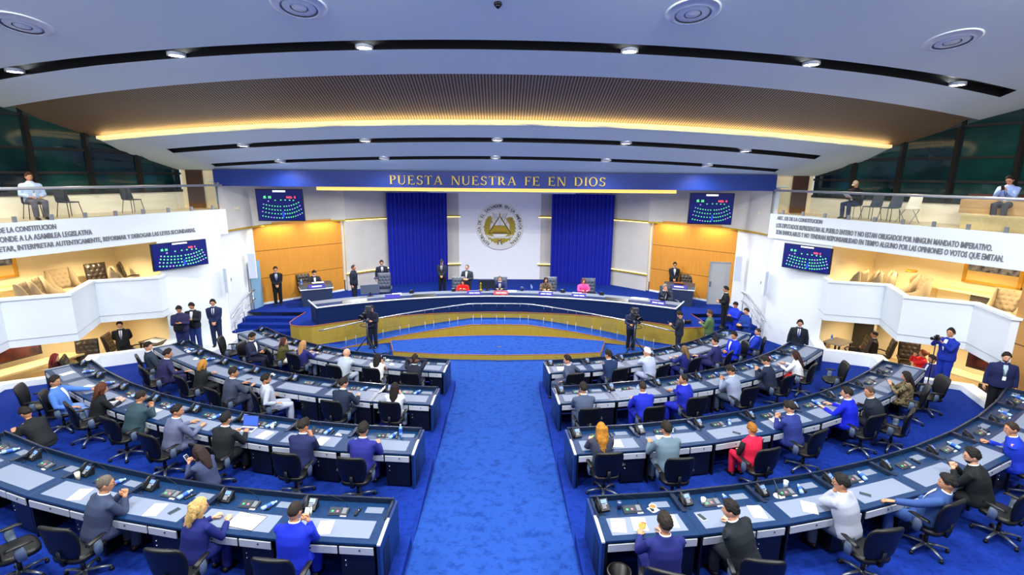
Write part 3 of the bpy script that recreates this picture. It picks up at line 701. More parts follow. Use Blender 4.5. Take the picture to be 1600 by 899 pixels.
def cup(s, r, i, lx, ly, label, col='#eef0ea', h=.11, lid=None):
    x, y, z, hd = loc_at(s, r, i, lx, ly); zt = z+.754 if ly < .5 else z+.691
    o = tag(MB().lathe([(.0, 0), (.028, 0), (.04, h), (.037, h), (.027, .008), (0, .008)], 16).build('cup', mat('cup_'+col, col, .5), None, (x, y, zt)), label, 'cup')
    if lid: MB().lathe([(0, h*.8), (.035, h*.8)], 16).build('drink', mat('drink_'+lid, lid, .2), o)
    return o
cup('L', 3, 0, -.50, .60, 'cream paper cup between the blonde woman and the man in royal blue', '#efe9c6', .12)
cup('L', 3, 3, -.55, .62, 'plastic cup of yellow drink by the telephone at the far left rear desk', '#e9e2c8', .13, '#e8b82f')
cup('L', 2, 2, .28, .62, 'white paper cup right of the open laptop in the third row', '#eef2f4', .10)
cup('R', 3, 0, -.26, .76, 'dark blue travel mug with steel rim on the aisle desk, right rear row', '#12306e', .12, '#8d959f')
cup('R', 3, 1, -.25, .72, 'white foam cup by a paper napkin on the right rear row desk', '#f2f4f4', .10)
cup('R', 3, 2, -.02, .82, 'clear tumbler by the tablet in front of the man in light grey', '#c6d6e6', .14)
cup('R', 1, 5, -.18, .72, 'pink cup beside the woman in white in the second row', '#e79bb9', .12)
def saucer(s, r, i, lx, ly, label):
    x, y, z, hd = loc_at(s, r, i, lx, ly); zt = z+.754 if ly < .5 else z+.691
    t = thing('coffee_cup', label, 'cup and saucer', (x, y, zt), 0, 'white coffee cups on saucers')
    MB().lathe([(0, 0), (.04, 0), (.078, .012), (.078, .016), (.04, .006), (0, .006)], 20).build('saucer', mat('porcelain', '#f2f4f8', .2), t)
    MB().lathe([(0, .008), (.022, .008), (.04, .055), (.037, .055), (.02, .014), (0, .014)], 16).build('cup', mat('porcelain', '#f2f4f8', .2), t)
saucer('L', 1, 6, .33, .62, 'white cup and saucer at the last desk of the left second row')
saucer('L', 1, 5, -.05, .40, 'white cup and saucer on the mat of the big man in purple navy, second row')
saucer('L', 0, 2, .22, .50, 'white cup and saucer right of the bald man in the front row')
saucer('L', 0, 1, .18, .28, 'white cup and saucer in front of the woman with long black hair, front row')
saucer('L', 2, 1, .40, .60, 'white cup and saucer right of the man in navy in the third row')
saucer('R', 1, 1, .30, .66, 'white cup and saucer right of the man in royal blue, second row right')
saucer('R', 2, 5, -.35, .58, 'white cup and saucer left of the man in the black suit, third row right')
saucer('L', 1, 3, .02, .80, 'white cup and saucer behind the green lit screen, left second row')
# laptop of the man in black, third row
x, y, z, hd = loc_at('L', 2, 2, -.12, .36)
lt = thing('laptop', 'open laptop with blue screen in the third row', 'laptop', (x, y, z+.754), hd+R_(8))
MB().box((0, 0, .009), (.34, .24, .016)).build('keyboard_deck', silver, lt, bevel=.003)
MB().box((0, 0, .0175), (.29, .10, .001), 0).build('keys', gun, lt)
sc = MB().box((0, 0, .115), (.34, .010, .23), 0, Matrix.Translation((0, .12, .016)) @ Matrix.Rotation(R_(-18), 4, 'X')).build('lid', gun, lt)
MB().box((0, -.0056, .118), (.315, .001, .195), 0, Matrix.Translation((0, .12, .016)) @ Matrix.Rotation(R_(-18), 4, 'X')).build('screen', mat('laptop_screen', '#2f4ed8', .3, emit=.9), sc)
# tablet on a stand, right rear row
x, y, z, hd = loc_at('R', 3, 2, -.28, .66)
tb = thing('tablet_computer', 'dark tablet on a white round stand in the right rear row', 'tablet', (x, y, z+.691), hd+R_(60))
MB().lathe([(0, 0), (.09, 0), (.085, .012), (0, .012)], 20).build('stand', paper, tb)
MB().box((0, .02, .13), (.26, .012, .20), 0, Matrix.Rotation(R_(-15), 4, 'X')).build('screen', scr_dark, tb, bevel=.003)
# snacks
x, y, z, hd = loc_at('R', 3, 0, -.08, .24)
ps = thing('pastry', 'small brown pastry in its bag on a white sheet in the right rear row', 'food', (x, y, z+.757), hd+R_(-30))
MB().ell((0, 0, .012), (.055, .075, .014)).build('bag', mat('pastry_bag', '#d98f3c', .6, noise='#c77a2a', scale=60), ps)
MB().ell((.01, .07, .014), (.04, .02, .012)).build('bag_fold', mat('pastry_fold', '#a85c22', .6), ps)
x, y, z, hd = loc_at('R', 3, 0, .27, .72)
ps = thing('snack_bowl', 'small white bowl of orange snack on a napkin in the right rear row', 'food', (x, y, z+.691), hd)
MB().box((0, -.03, .001), (.14, .14, .002), rz=.5).build('napkin', paper, ps)
MB().lathe([(0, .003), (.035, .003), (.06, .04), (.055, .04), (.03, .01), (0, .01)], 18).build('bowl', paper, ps)
MB().lathe([(0, .034), (.052, .032), (0, .03)], 16).build('snack', mat('orange_snack', '#c8742c', .7), ps)
# upright bottle on the aisle desk, third row left
x, y, z, hd = loc_at('L', 2, 0, .28, .80)
put(BOTTLE, x, y, z+.691, hd, 'upright clear water bottle on the aisle desk of the left third row')
# trash bin by the right rear desk
x, y, z, hd = loc_at('R', 3, 0, -.52, -.12)
tb = thing('waste_bin', 'round black waste bin beside the aisle end of the right rear desk', 'bin', (x, y, FZ[3]), 0)
MB().lathe([(0, 0), (.13, 0), (.165, .34), (.155, .34), (.122, .01), (0, .01)], 28).build('bin_body', black_plastic, tb)
MB().lathe([(.155, .335), (.172, .335), (.172, .352), (.155, .352)], 28).build('rim', mat('bin_rim', '#4a4033', .5), tb)
# ================================================================== OFFICE CHAIRS
def rrect(w, d, n=16, e=4.):
    out = []
    for k in range(n):
        a = 2*math.pi*(k+.5)/n; c, q = math.cos(a), math.sin(a)
        out.append((w/2*math.copysign(abs(c)**(2/e), c), d/2*math.copysign(abs(q)**(2/e), q)))
    return out
def make_chair():
    t = thing('office_chair', 'x', 'office chair', (0, 0, 0), 0, 'black leather office chairs of the assembly floor')
    m = MB()
    for k in range(5):
        a = math.pi/2+k*2*math.pi/5+.3; c, q = math.cos(a), math.sin(a)
        m.tube([(c*.03, q*.03, .115), (c*.17, q*.17, .105), (c*.32, q*.32, .075)], [(.022, .03), (.018, .026), (.013, .02)], 8)
    m.lathe([(0, .08), (.05, .08), (.055, .11), (.045, .135), (0, .135)], 14)
    base = m.build('star_base', grey_metal, t)
    for k in range(5):
        a = math.pi/2+k*2*math.pi/5+.3; c, q = math.cos(a), math.sin(a)
        MB().lathe([(0, -.022), (.028, -.022), (.03, 0), (.028, .022), (0, .022)], 12, 0, Matrix.Translation((c*.315, q*.315, .031)) @ Matrix.Rotation(a+.8, 4, 'Z') @ Matrix.Rotation(R_(90), 4, 'X')).build('caster', dark_metal, base)
    MB().lathe([(0, .12), (.03, .12), (.03, .27), (.02, .27), (.02, .38), (0, .38)], 14).build('gas_column', dark_metal, t)
    m = MB(); m.box((0, -.0, .395), (.26, .30, .04)); m.build('mechanism', dark_metal, t, bevel=.01)
    m = MB(); R0 = []
    for z, sc, dy in ((.41, .86, 0), (.425, .98, 0), (.465, 1.0, 0), (.495, .95, 0), (.505, .8, 0)):
        R0.append([(x*sc, y*sc+dy+.01, z-(.02 if y > .18 else 0)*(y-.18)*8) for x, y in rrect(.54, .50, 24, 3.6)])
    m.rings(R0, 0, True); m.build('seat', leather, t)
    m = MB(); R0 = []
    for z, w, th, dy in ((.50, .38, .06, -.20), (.56, .47, .085, -.215), (.68, .53, .095, -.225), (.82, .56, .095, -.24), (.93, .555, .09, -.265), (1.0, .52, .085, -.285), (1.035, .47, .07, -.295), (1.048, .40, .035, -.30)):
        R0.append([(x, y+dy+.35*x*x, z) for x, y in rrect(w, th, 24, 3.)])
    m.rings(R0, 0, True); bk_ = m.build('backrest', leather, t)
    m = MB(); m.tube([(0, -.02, .40), (0, -.26, .41), (0, -.285, .52), (0, -.29, .66)], [(.012, .04), (.012, .04), (.012, .035), (.01, .03)], 8); m.build('back_bracket', dark_metal, t)
    for sx in (-1, 1):
        m = MB(); m.tube([(sx*.20, .02, .41), (sx*.30, .02, .43), (sx*.315, .0, .55), (sx*.31, -.0, .66)], [(.012, .03), (.014, .05), (.014, .065), (.012, .05)], 8)
        sup = m.build('armrest', mat('arm_support_grey', '#5d6f88', .45, .1), t)
        m = MB(); m.tube([(sx*.31, -.15, .655), (sx*.31, -.12, .675), (sx*.305, .10, .68), (sx*.29, .15, .66)], [(.012, .03), (.018, .042), (.018, .04), (.012, .03)], 10); m.build('arm_pad', leather, sup)
    return t
CHAIR = make_chair()
def chair(x, y, z, hd, label): return put(CHAIR, x, y, z, hd, label)
# ================================================================== PEOPLE
SKINS = {'a': mat('skin_light', '#d9a183', .55), 'b': mat('skin_tan', '#c38a66', .55), 'c': mat('skin_brown', '#9c6546', .55), 'd': mat('skin_dark', '#5f3d2c', .55)}
LIPS = mat('lips', '#a85f58', .5); EYEW = mat('eye_white', '#e9e6e2', .3); IRIS = mat('iris_dark', '#1c1310', .2); BROW = mat('brow_dark', '#211712', .8)
PATTERN = {'#5c5544': ('#1c1712', '#8d7d5c', 26), '#4a4038': ('#241c18', '#7a6753', 24)}
def cloth(h):
    if h in PATTERN: return mat('cloth_'+h, PATTERN[h][0], .8, noise=PATTERN[h][1], bump=.12, scale=PATTERN[h][2], spec=.25)
    return mat('cloth_'+h, h, .8, bump=.12, scale=55, spec=.25)
def hairm(h, c2=None):
    c = lin(h)
    return mat('hair_'+h, h, .72, noise=c2 or tuple(min(1, x*2.2+.006) for x in c), scale=85, bump=.8, spec=.25)
HSX, HSY, HSZ = .080, .099, .125
def head_point(a, e):
    """point on the head surface for azimuth a (0 = front) and elevation e, head frame (x right, y front, z up)"""
    x = math.sin(a)*math.cos(e); y = math.cos(a)*math.cos(e); z = math.sin(e)
    X, Y, Z = x*HSX, y*HSY, z*HSZ
    if Z < 0:
        t = min(1, -Z/.12); X *= 1-.30*t**1.4
        if y > 0: Y += .012*t*math.exp(-(X/.03)**2); 
        else: Y *= 1-.25*t
    if y > 0:
        Y *= .97
        g = lambda cx, cz, sx_, sz_: math.exp(-((X-cx)/sx_)**2-((Z-cz)/sz_)**2)
        Y += .026*g(0, -.018, .012, .018)+.012*g(0, .008, .010, .022)
        Y -= .010*(g(.031, .012, .016, .012)+g(-.031, .012, .016, .012))
        Y += .005*(g(.03, .034, .022, .010)+g(-.03, .034, .022, .010))
        Y += .006*g(0, -.056, .020, .008)+.008*g(0, -.095, .022, .016)
    return Vector((X, Y, Z))
def head_arrays(n=28, m=20):
    rings = []
    for j in range(m+1):
        e = -math.pi/2+math.pi*j/m; e = max(min(e, 1.53), -1.53)
        rings.append([head_point(2*math.pi*i/n, e) for i in range(n)])
    return rings
HEAD = head_arrays()
def add_head(mb, M):
    mb.rings([list(r) for r in HEAD], 0, True, True, M)
    for s in (-1, 1):
        mb.ell((s*.078, -.008, -.002), (.009, .02, .032), 0, 8, 6, M @ Matrix.Translation((0, 0, 0)))
        mb.ell((s*.031, .080, .012), (.013, .009, .0075), 1, 8, 6, M)
        mb.ell((s*.031, .0875, .012), (.0055, .003, .006), 2, 8, 6, M)
        mb.tube([(s*.015, .092, .030), (s*.031, .091, .035), (s*.048, .080, .030)], [(.003, .004)]*3, 5, 4, M)
    mb.tube([(-.022, .088, -.056), (0, .098, -.055), (.022, .088, -.056)], [(.0035, .003), (.0065, .005), (.0035, .003)], 6, 3, M)
def add_hand(mb, M, right=True, curl=30, thumb=20):
    g = -1 if right else 1     # thumb side
    mb.tube([(0, -.015, 0), (0, .01, 0), (0, .05, .002), (0, .085, .002), (0, .095, 0)], [(.018, .026), (.017, .028), (.015, .041), (.013, .041), (.009, .036)], 10, 0, M @ Matrix.Rotation(0, 4, 'Y'))
    for k, (bx, L) in enumerate(((.030, .068), (.010, .078), (-.010, .072), (-.029, .056))):
        bx *= g; a = 0.; p = Vector((bx, .085, 0)); pts = [p.copy()]
        for q, fr in enumerate((.45, .31, .24)):
            a += R_(curl)*(1.0 if q else .7)*(1+.08*k); p = p+Vector((bx*.06, math.cos(a), -math.sin(a)))*L*fr; pts.append(p.copy())
        mb.tube(pts, [.0092, .0088, .0078, .0062], 6, 0, M)
    t = R_(thumb)
    mb.tube([(g*.026, .022, -.004), (g*.046, .046, -.012), (g*.054, .074, -.016-.02*math.sin(t)), (g*.050, .096, -.02-.03*math.sin(t))], [.013, .0115, .010, .007], 6, 0, M)
def ring_at(c, X, Y, rx, ry, n=18, p=2.3):
    out = []
    for k in range(n):
        a = 2*math.pi*k/n; cx, cy = math.cos(a), math.sin(a)
        out.append(c+X*(rx*math.copysign(abs(cx)**(2/p), cx))+Y*(ry*math.copysign(abs(cy)**(2/p), cy)))
    return out
def ik(S0, T, l1, l2, pole):
    d = T-S0; L = d.length; L2 = min(L, (l1+l2)*.995)
    if L > L2: T = S0+d*(L2/L); d = T-S0; L = L2
    a = (l1*l1-l2*l2+L*L)/(2*L); h = math.sqrt(max(0, l1*l1-a*a)); u = d/L
    p = pole-u*pole.dot(u); p.normalize()
    return S0+u*a+p*h, T
JOBS = []
def remesh_job(name, mb, mats, voxel, parent=None, extra=None, smooth=3):
    me = mb.mesh(name, mats); o = link(name, me, parent)
    md = o.modifiers.new('r', 'REMESH'); md.mode = 'VOXEL'; md.voxel_size = voxel
    if smooth:
        sm = o.modifiers.new('s', 'SMOOTH'); sm.iterations = smooth; sm.factor = .5
    JOBS.append((o, mats, extra)); return o
def flush_jobs():
    dg = bpy.context.evaluated_depsgraph_get()
    res = [(o, bpy.data.meshes.new_from_object(o.evaluated_get(dg)), mats, ex) for o, mats, ex in JOBS]
    for o, me, mats, ex in res:
        o.modifiers.clear()
        if ex is not None:
            n = len(me.vertices); vs = [tuple(v.co) for v in me.vertices]; fs = [tuple(p.vertices) for p in me.polygons]; k = len(fs)
            vs += [tuple(v) for v in ex.v]; fs += [tuple(i+n for i in f) for f in ex.f]
            m2 = bpy.data.meshes.new(o.name); m2.from_pydata(vs, [], fs)
            mi = [0]*k+ex.m
        else:
            m2 = me; mi = [0]*len(me.polygons)
        m2.materials.clear()
        for m in (mats if isinstance(mats, (list, tuple)) else [mats]): m2.materials.append(m)
        m2.polygons.foreach_set('material_index', mi); m2.polygons.foreach_set('use_smooth', [True]*len(m2.polygons)); m2.update()
        o.data = m2
    JOBS.clear()
# ---- hair, in the head frame
def add_hair(style, M, seed):
    rn = random.Random(seed); mb = MB()
    n, m = 32, 18
    def line(a):      # lowest elevation that still grows hair, a = azimuth from front
        d = abs(math.atan2(math.sin(a), math.cos(a)))
        if style in ('short', 'buzz', 'grey', 'slick'): pts = [(0, .72), (.6, .66), (.95, .38), (1.2, .10), (1.42, .06), (1.8, .12), (2.1, -.28), (3.15, -.42)]
        elif style == 'receding': pts = [(0, 1.15), (.5, .95), (.9, .55), (1.3, .0), (1.75, .0), (2.1, -.4), (3.15, -.6)]
        else: pts = [(0, .80), (.55, .62), (.85, .2), (1.1, -.35), (1.5, -.75), (3.15, -.95)]
        for (x0, y0), (x1, y1) in zip(pts, pts[1:]):
            if d <= x1: return y0+(y1-y0)*(d-x0)/(x1-x0)
        return pts[-1][1]
    th = {'short': .015, 'buzz': .005, 'grey': .014, 'slick': .012, 'receding': .008}.get(style, .016)
    rings = []
    for j in range(m+1):
        row = []
        for i in range(n):
            a = 2*math.pi*i/n; e0 = line(a); e = e0+(1.53-e0)*(j/m)
            p = head_point(a, e); k = min(1, j/2.2)
            tt = th*k*(1+.5*max(0, math.sin(e)))
            if style in ('short', 'grey', 'slick'): tt *= 1+.55*rn.uniform(-1, 1)+.7*max(0, math.cos(a))*max(0, math.sin(e))
            if style == 'curly': tt = .03*k*(1+.5*rn.uniform(-1, 1))
            row.append(p+p.normalized()*(tt+.0015 if j else -.004))
        rings.append(row)
    mb.rings(rings, 0, True, True, M)
    if style in ('long', 'longcurly', 'bob', 'curly', 'ponytail', 'longside'):
        L = {'long': .40, 'longcurly': .42, 'bob': .17, 'curly': .33, 'ponytail': .05, 'longside': .36}[style]
        jit = {'longcurly': .022, 'curly': .020}.get(style, .005)
        R0 = []; K = 12
        for k in range(K+1):
            t = k/K; z = .07-(.07+L)*t
            rx = .088+.022*math.sin(min(1, t*1.4)*math.pi)*(1.5 if 'curly' in style else 1) - .03*max(0, t-.7)/.3
            ry = .075-.03*min(1, t*2)+(.02 if 'curly' in style else 0); cy = -.035-.055*min(1, t*2)
            R0.append([Vector((rx*math.cos(2*math.pi*i/22)+rn.uniform(-1, 1)*jit, cy+ry*math.sin(2*math.pi*i/22)+rn.uniform(-1, 1)*jit*.8, z)) for i in range(22)])
        mb.rings(R0, 0, True, True, M)
        if style in ('long', 'longside', 'curly', 'bob', 'longcurly'):
            for s in (-1, 1):
                mb.tube([(s*.074, .03, .06), (s*.088, .015, .0), (s*.088, .01, -.08), (s*.082, .015, -.1-L*.35)], [(.014, .03), (.016, .04), (.015, .04), (.006, .02)], 8, 0, M)
        if style == 'ponytail':
            mb.tube([(0, -.10, .03), (0, -.15, .02), (0, -.17, -.06), (0, -.15, -.16)], [.02, .03, .028, .012], 8, 0, M)
    return mb
POSE = {   # right hand, left hand, curl, palm
 'desk': ((.17, .47, .79), (-.17, .47, .79), 22),
 'write': ((.14, .47, .80), (-.13, .45, .79), 45),
 'phone2': ((.055, .38, .92), (-.055, .38, .92), 55),
 'phoneR': ((.06, .34, .95), (-.12, .46, .79), 55),
 'lapphone': ((.05, .30, .74), (-.05, .30, .74), 55),
 'chinR': ((.03, .20, 1.09), (-.14, .44, .79), 70),
 'chinL': ((.14, .44, .79), (-.03, .20, 1.09), 70),
 'chinboth': ((.035, .24, 1.08), (-.035, .24, 1.08), 65),
 'ears': ((.12, .13, 1.22), (-.12, .13, 1.22), 50),
 'lap': ((.13, .26, .64), (-.13, .26, .64), 25),
 'lapclasp': ((.04, .30, .70), (-.04, .30, .70), 50),
 'reachL': ((.22, .24, .66), (-.42, .44, .79), 18),
 'reachR': ((.52, .38, .79), (-.22, .26, .66), 18),
 'arms': ((.30, .10, .70), (-.30, .10, .70), 25),
 'clasp': ((.035, .20, .92), (-.045, .19, .92), 55),
 'behind': ((.06, -.19, .95), (-.06, -.19, .95), 45),
 'side': ((.30, .03, .80), (-.30, .03, .80), 30),
 'sphone': ((.06, .30, 1.20), (-.06, .30, 1.20), 55),
 'hold': ((.10, .26, 1.10), (-.10, .26, 1.10), 55),
 'cam': ((.10, .30, 1.42), (-.07, .33, 1.36), 60),
 'tvcam': ((.16, .36, 1.12), (-.12, .34, 1.18), 60),
}
PN = [0]
LAPEL = []
def person(hx, hy, fz, hd, pose='desk', lean=18, top='#1b2233', bottom=None, hair='short', hc='#17120f', skin='b', label='', s=1.03, sit=True, hyaw=0, hpit=12,
           fat=1.12, shirt=None, tie=None, glasses=False, beard=False, skirt=False, sleeveless=False, item=None, group=None, extra=(), side=0, seat=.49, legs=None, front=False, hc2=None, vox=.02, jlen=.10, sleeves=None):
    PN[0] += 1
    bottom = bottom or top
    th = R_(lean); sl = R_(side)
    up = Vector((math.sin(sl), math.sin(th)*math.cos(sl), math.cos(th)*math.cos(sl))).normalized()
    X = Vector((1, 0, 0)); X = (X-up*X.dot(up)).normalized(); Y = up.cross(X)
    hipz = (seat+.04)/s if sit else .93
    hip = Vector((0, 0, hipz)); neck = hip+up*.52
    up2 = (up+Vector((0, 0, 1))).normalized(); hc_ = neck+up2*.146+Vector((0, .022, 0))
    top_z = hc_.z+.125
    Mh = Matrix.Translation(hc_) @ Matrix.Rotation(R_(hyaw), 4, 'Z') @ Matrix.Rotation(R_(-hpit), 4, 'X')
    SC = Matrix.Scale(s, 4)
    # shoulders, arms
    tgt = POSE[pose]; curl = tgt[2]; mid = SC
    arms = []
    for sx, T in ((1, tgt[0]), (-1, tgt[1])):
        sh = hip+up*.438+X*(sx*.178*min(fat, 1.2))
        T = Vector(T)
        if sit: T.z = T.z/s + (seat-.49)
        pole = Vector((sx*.55, -.35, -.75)) if pose not in ('ears', 'chinboth') else Vector((sx*.5, .2, -.9))
        el, wr = ik(sh, T, .285, .255, pole); arms.append((sx, sh, el, wr))
    # legs
    LG = []
    for sx in (-1, 1):
        h0 = hip+Vector((sx*.09, .0, -.02))
        if sit:
            kx, ky, ax, ay = (.12, .43, .11, .40) if legs is None else legs
            k = Vector((sx*kx, ky, .50/s)); an = Vector((sx*ax, ay, .09))
        else: k = Vector((sx*.10, .015, .50)); an = Vector((sx*.105, -.01, .085))
        LG.append((sx, h0, k, an))
    # ---------------- body (one mesh): torso, limbs and neck remeshed, head and hands appended
    mb = MB()
    mb.rings([ring_at(hip+up*d, X, Y, rx*.88*fat, ry*.88*fat, 14) for d, rx, ry in ((-.05, .13, .10), (.0, .165, .12), (.15, .155, .115), (.32, .17, .12), (.42, .15, .09), (.49, .07, .065))], 0, True)
    mb.tube([hip+up*.47, neck+up2*.02, hc_+Vector((0, -.012, -.06)), hc_+Vector((0, -.01, 0))], [.058, .053, .052, .05], 12)
    for sx, sh, el, wr in arms: mb.tube([sh, (sh+el)/2, el, (el+wr)/2, wr], [.052, .046, .038, .034, .026], 10)
    for sx, h0, k, an in LG: mb.tube([h0, (h0+k)/2, k, (k+an)/2, an], [.078, .072, .052, .048, .035], 10)
    ex = MB(); add_head(ex, SC @ Mh)
    for sx, sh, el, wr in arms:
        f = (wr-el).normalized()
        zb = Vector((0, 0, 1)) if pose not in ('phone2', 'phoneR', 'sphone', 'lapphone', 'hold', 'tvcam') else Vector((sx*.9, -.2, .4))
        if pose in ('clasp', 'behind', 'lapclasp'): zb = Vector((sx*.3, .9 if pose != 'behind' else -.9, .3))
        if pose == 'side': zb = Vector((sx, 0, 0))
        if pose in ('chinR', 'chinL', 'chinboth', 'ears') and wr.z > .95: zb = Vector((sx*.7, -.3, .3))
        z = (zb-f*zb.dot(f)).normalized(); x = f.cross(z)
        Mw = Matrix(((x.x, f.x, z.x, wr.x), (x.y, f.y, z.y, wr.y), (x.z, f.z, z.z, wr.z), (0, 0, 0, 1)))
        add_hand(ex, SC @ Mw, sx > 0, curl)
    for v in range(len(mb.v)): mb.v[v] = SC @ mb.v[v]
    body = remesh_job('person', mb, [SKINS[skin], EYEW, IRIS, LIPS, BROW], .024, None, ex, 2)
    hl = Vector((hc_.x*s, hc_.y*s))
    c, q = math.cos(hd), math.sin(hd)
    bx, by = hx-(hl.x*c-hl.y*q), hy-(hl.x*q+hl.y*c)
    body.location = (bx, by, fz); body.rotation_euler = (0, 0, hd)
    tag(body, label, 'person', group)
    # ---------------- jacket
    cm = cloth(top)
    mb = MB()
    lo = -jlen
    prof = [(lo, .178, .132), (.0, .185, .138), (.14, .170, .130), (.30, .190, .138), (.40, .192, .120), (.445, .180, .100), (.49, .125, .084), (.525, .080, .074), (.545, .066, .066)]
    if sit: prof[0] = (max(lo, -.07), .175, .125)
    mb.rings([ring_at(hip+up*d, X, Y, rx*fat, ry*fat, 20) for d, rx, ry in prof], 0, True)
    for sx, sh, el, wr in arms:
        if sleeves:
            sm_ = MB(); sm_.tube([sh, (sh+el)/2, el, (el+wr)/2, wr+(el-wr).normalized()*.02], [.060, .058, .050, .044, .040], 12)
            for v in range(len(sm_.v)): sm_.v[v] = SC @ sm_.v[v]
            sm_.build('sleeve', cloth(sleeves), body)
        if sleeveless: mb.ell(sh, (.06, .06, .06), 0)
        else:
            w2 = wr+(el-wr).normalized()*.02
            mb.tube([sh-X*(sx*.05)+up*.012, sh+up*.004, (sh+el)/2, el, (el+w2)/2, w2], [.058, .067, .067, .058, .052, .045], 12)
    for v in range(len(mb.v)): mb.v[v] = SC @ mb.v[v]
    remesh_job('jacket' if not sleeveless else 'blouse', mb, cm, vox, body, None, 3)
    if shirt and top != shirt:
        m = MB(); m.rings([ring_at(neck+up*d+Y*dy, X, Y, r, r*.95, 18) for d, r, dy in ((-.05, .102, .0), (-.012, .086, -.004), (.022, .080, -.006), (.02, .073, -.006), (-.03, .074, 0))], 0, True, False)
        for v in range(len(m.v)): m.v[v] = SC @ m.v[v]
        m.build('jacket_collar', cm, body)
    # ---------------- trousers / skirt
    mb = MB()
    if skirt:
        mb.rings([ring_at(hip+Vector((0, d, z)), Vector((1, 0, 0)), Vector((0, .35, .94)).normalized(), rx, rz2, 16) for d, z, rx, rz2 in ((-.13, 0, .12, .08), (-.08, 0, .18, .105), (.1, .0, .19, .10), (.3, .0, .18, .095), (.44, -.02, .165, .09))], 0, True)
        mb.rings([ring_at(Vector((0, .42, z)), Vector((1, 0, 0)), Vector((0, 1, 0)), .16, .08, 16) for z in (.56, .4, .25)], 0, True)
    else:
        if sit: mb.rings([ring_at(hip+Vector((0, d, 0)), Vector((1, 0, 0)), Vector((0, .2, .98)).normalized(), rx*fat, .10, 16) for d, rx in ((-.14, .10), (-.09, .17), (.03, .18), (.12, .15))], 0, True)
        else: mb.rings([ring_at(hip+Vector((0, 0, d)), X, Vector((0, 1, 0)), rx*fat, ry*fat, 16) for d, rx, ry in ((-.09, .12, .10), (-.03, .175, .125), (.08, .17, .125))], 0, True)
        for sx, h0, k, an in LG:
            a2 = an+Vector((0, 0, -.02))
            fl = (.5+.5*fat); mb.tube([h0, (h0+k)/2, k, (k+a2)/2, a2], [.102*fl, .094*fl, .078*fl, .072*fl, .068], 12)
    for v in range(len(mb.v)): mb.v[v] = SC @ mb.v[v]
    remesh_job('trousers' if not skirt else 'skirt', mb, cloth(bottom), .024, body, None, 2)
    # ---------------- shoes
    for sx, h0, k, an in LG:
        m = MB(); m.rings([[Vector((an.x+dx*w, an.y+y, z)) for dx, z in ((-1, 0), (1, 0), (1, h*.6), (.5, h), (-.5, h), (-1, h*.6))] for y, w, h in ((-.07, .03, .07), (-.04, .037, .085), (.05, .042, .07), (.13, .042, .05), (.175, .028, .035))], 0, True)
        for v in range(len(m.v)): m.v[v] = SC @ m.v[v]
        m.build('shoe', mat('black_shoe', '#15110f', .35), body)
    # ---------------- hair and extras
    HM = SC @ Mh
    if hair not in ('bald', 'cap'): add_hair(hair, HM, PN[0]).build('hair', hairm(hc, hc2), body)
    if hair == 'cap':
        m = MB(); rr = []
        for j in range(8):
            e = .25+(1.53-.25)*j/7; rr.append([head_point(2*math.pi*i/24, e)*1.10 for i in range(24)])
        m.rings(rr, 0, True, True, HM); m.grid([[(x, .08, .045) for x in (-.07, -.035, 0, .035, .07)], [(x*.85, .165-abs(x)*.5, .03) for x in (-.07, -.035, 0, .035, .07)]], 0, True, HM)
        m.grid([[(x, .08, .038) for x in (-.07, -.035, 0, .035, .07)], [(x*.85, .165-abs(x)*.5, .025) for x in (-.07, -.035, 0, .035, .07)]], 0, True, HM)
        m.build('cap', cloth(hc), body)
        add_hair('buzz', HM, PN[0]).build('hair', hairm('#17120f'), body)
    if beard:
        m = MB(); m.grid([[head_point(a, e)*1.035 for a in np.linspace(-1.35, 1.35, 15)] for e in np.linspace(-1.2, -.48, 5)], 0, True, HM); m.build('beard', hairm(hc), body)
    if shirt or front:
        # shirt collar ring, shirt front and tie following the chest
        m = MB(); m.rings([ring_at(neck+up*d, X, Y, r, r*.95, 16) for d, r in ((-.02, .074), (.036, .069), (.038, .062), (-.03, .06))], 0, True, False)
        def chest(d, w, dy): # point on the chest front at drop d below the neck
            t = .515-d
            for (d0, rx0, ry0), (d1, rx1, ry1) in zip(prof, prof[1:]):
                if d0 <= t <= d1:
                    f = (t-d0)/(d1-d0); rx, ry = rx0+(rx1-rx0)*f, ry0+(ry1-ry0)*f
            rx *= fat; ry *= fat
            return hip+up*t+X*w+Y*((ry*max(.1, 1-abs(w/rx)**2.3)**(1/2.3))+dy)
        G = [[chest(d, w*f, .010) for f in (-1, -.5, 0, .5, 1)] for d, w in ((.02, .045), (.08, .05), (.16, .042), (.25, .026), (.33, .008))]
        m.grid(G, 0, True)
        for v in range(len(m.v)): m.v[v] = SC @ m.v[v]
        m.build('shirt', cloth(shirt or '#e8ebf2'), body)
        if tie:
            m = MB(); G = [[chest(d, w*f, .017) for f in (-1, 0, 1)] for d, w in ((.015, .016), (.04, .012), (.12, .017), (.22, .022), (.31, .020), (.335, .004))]
            m.grid(G, 0, True)
            for v in range(len(m.v)): m.v[v] = SC @ m.v[v]
            m.build('tie', cloth(tie), body)
        if shirt and top != shirt and not sit or front:
            m = MB()
            for sx in (-1, 1):
                G = [[chest(d, sx*(w0+dw*f), .014+.004*f*(1-f)*4) for f in (0, .5, 1)] for d, w0, dw in ((.015, .043, .012), (.08, .047, .035), (.15, .041, .045), (.22, .030, .032), (.32, .008, .012))]
                m.grid(G, 0, True)
            for v in range(len(m.v)): m.v[v] = SC @ m.v[v]
            m.build('lapel', cm, body)
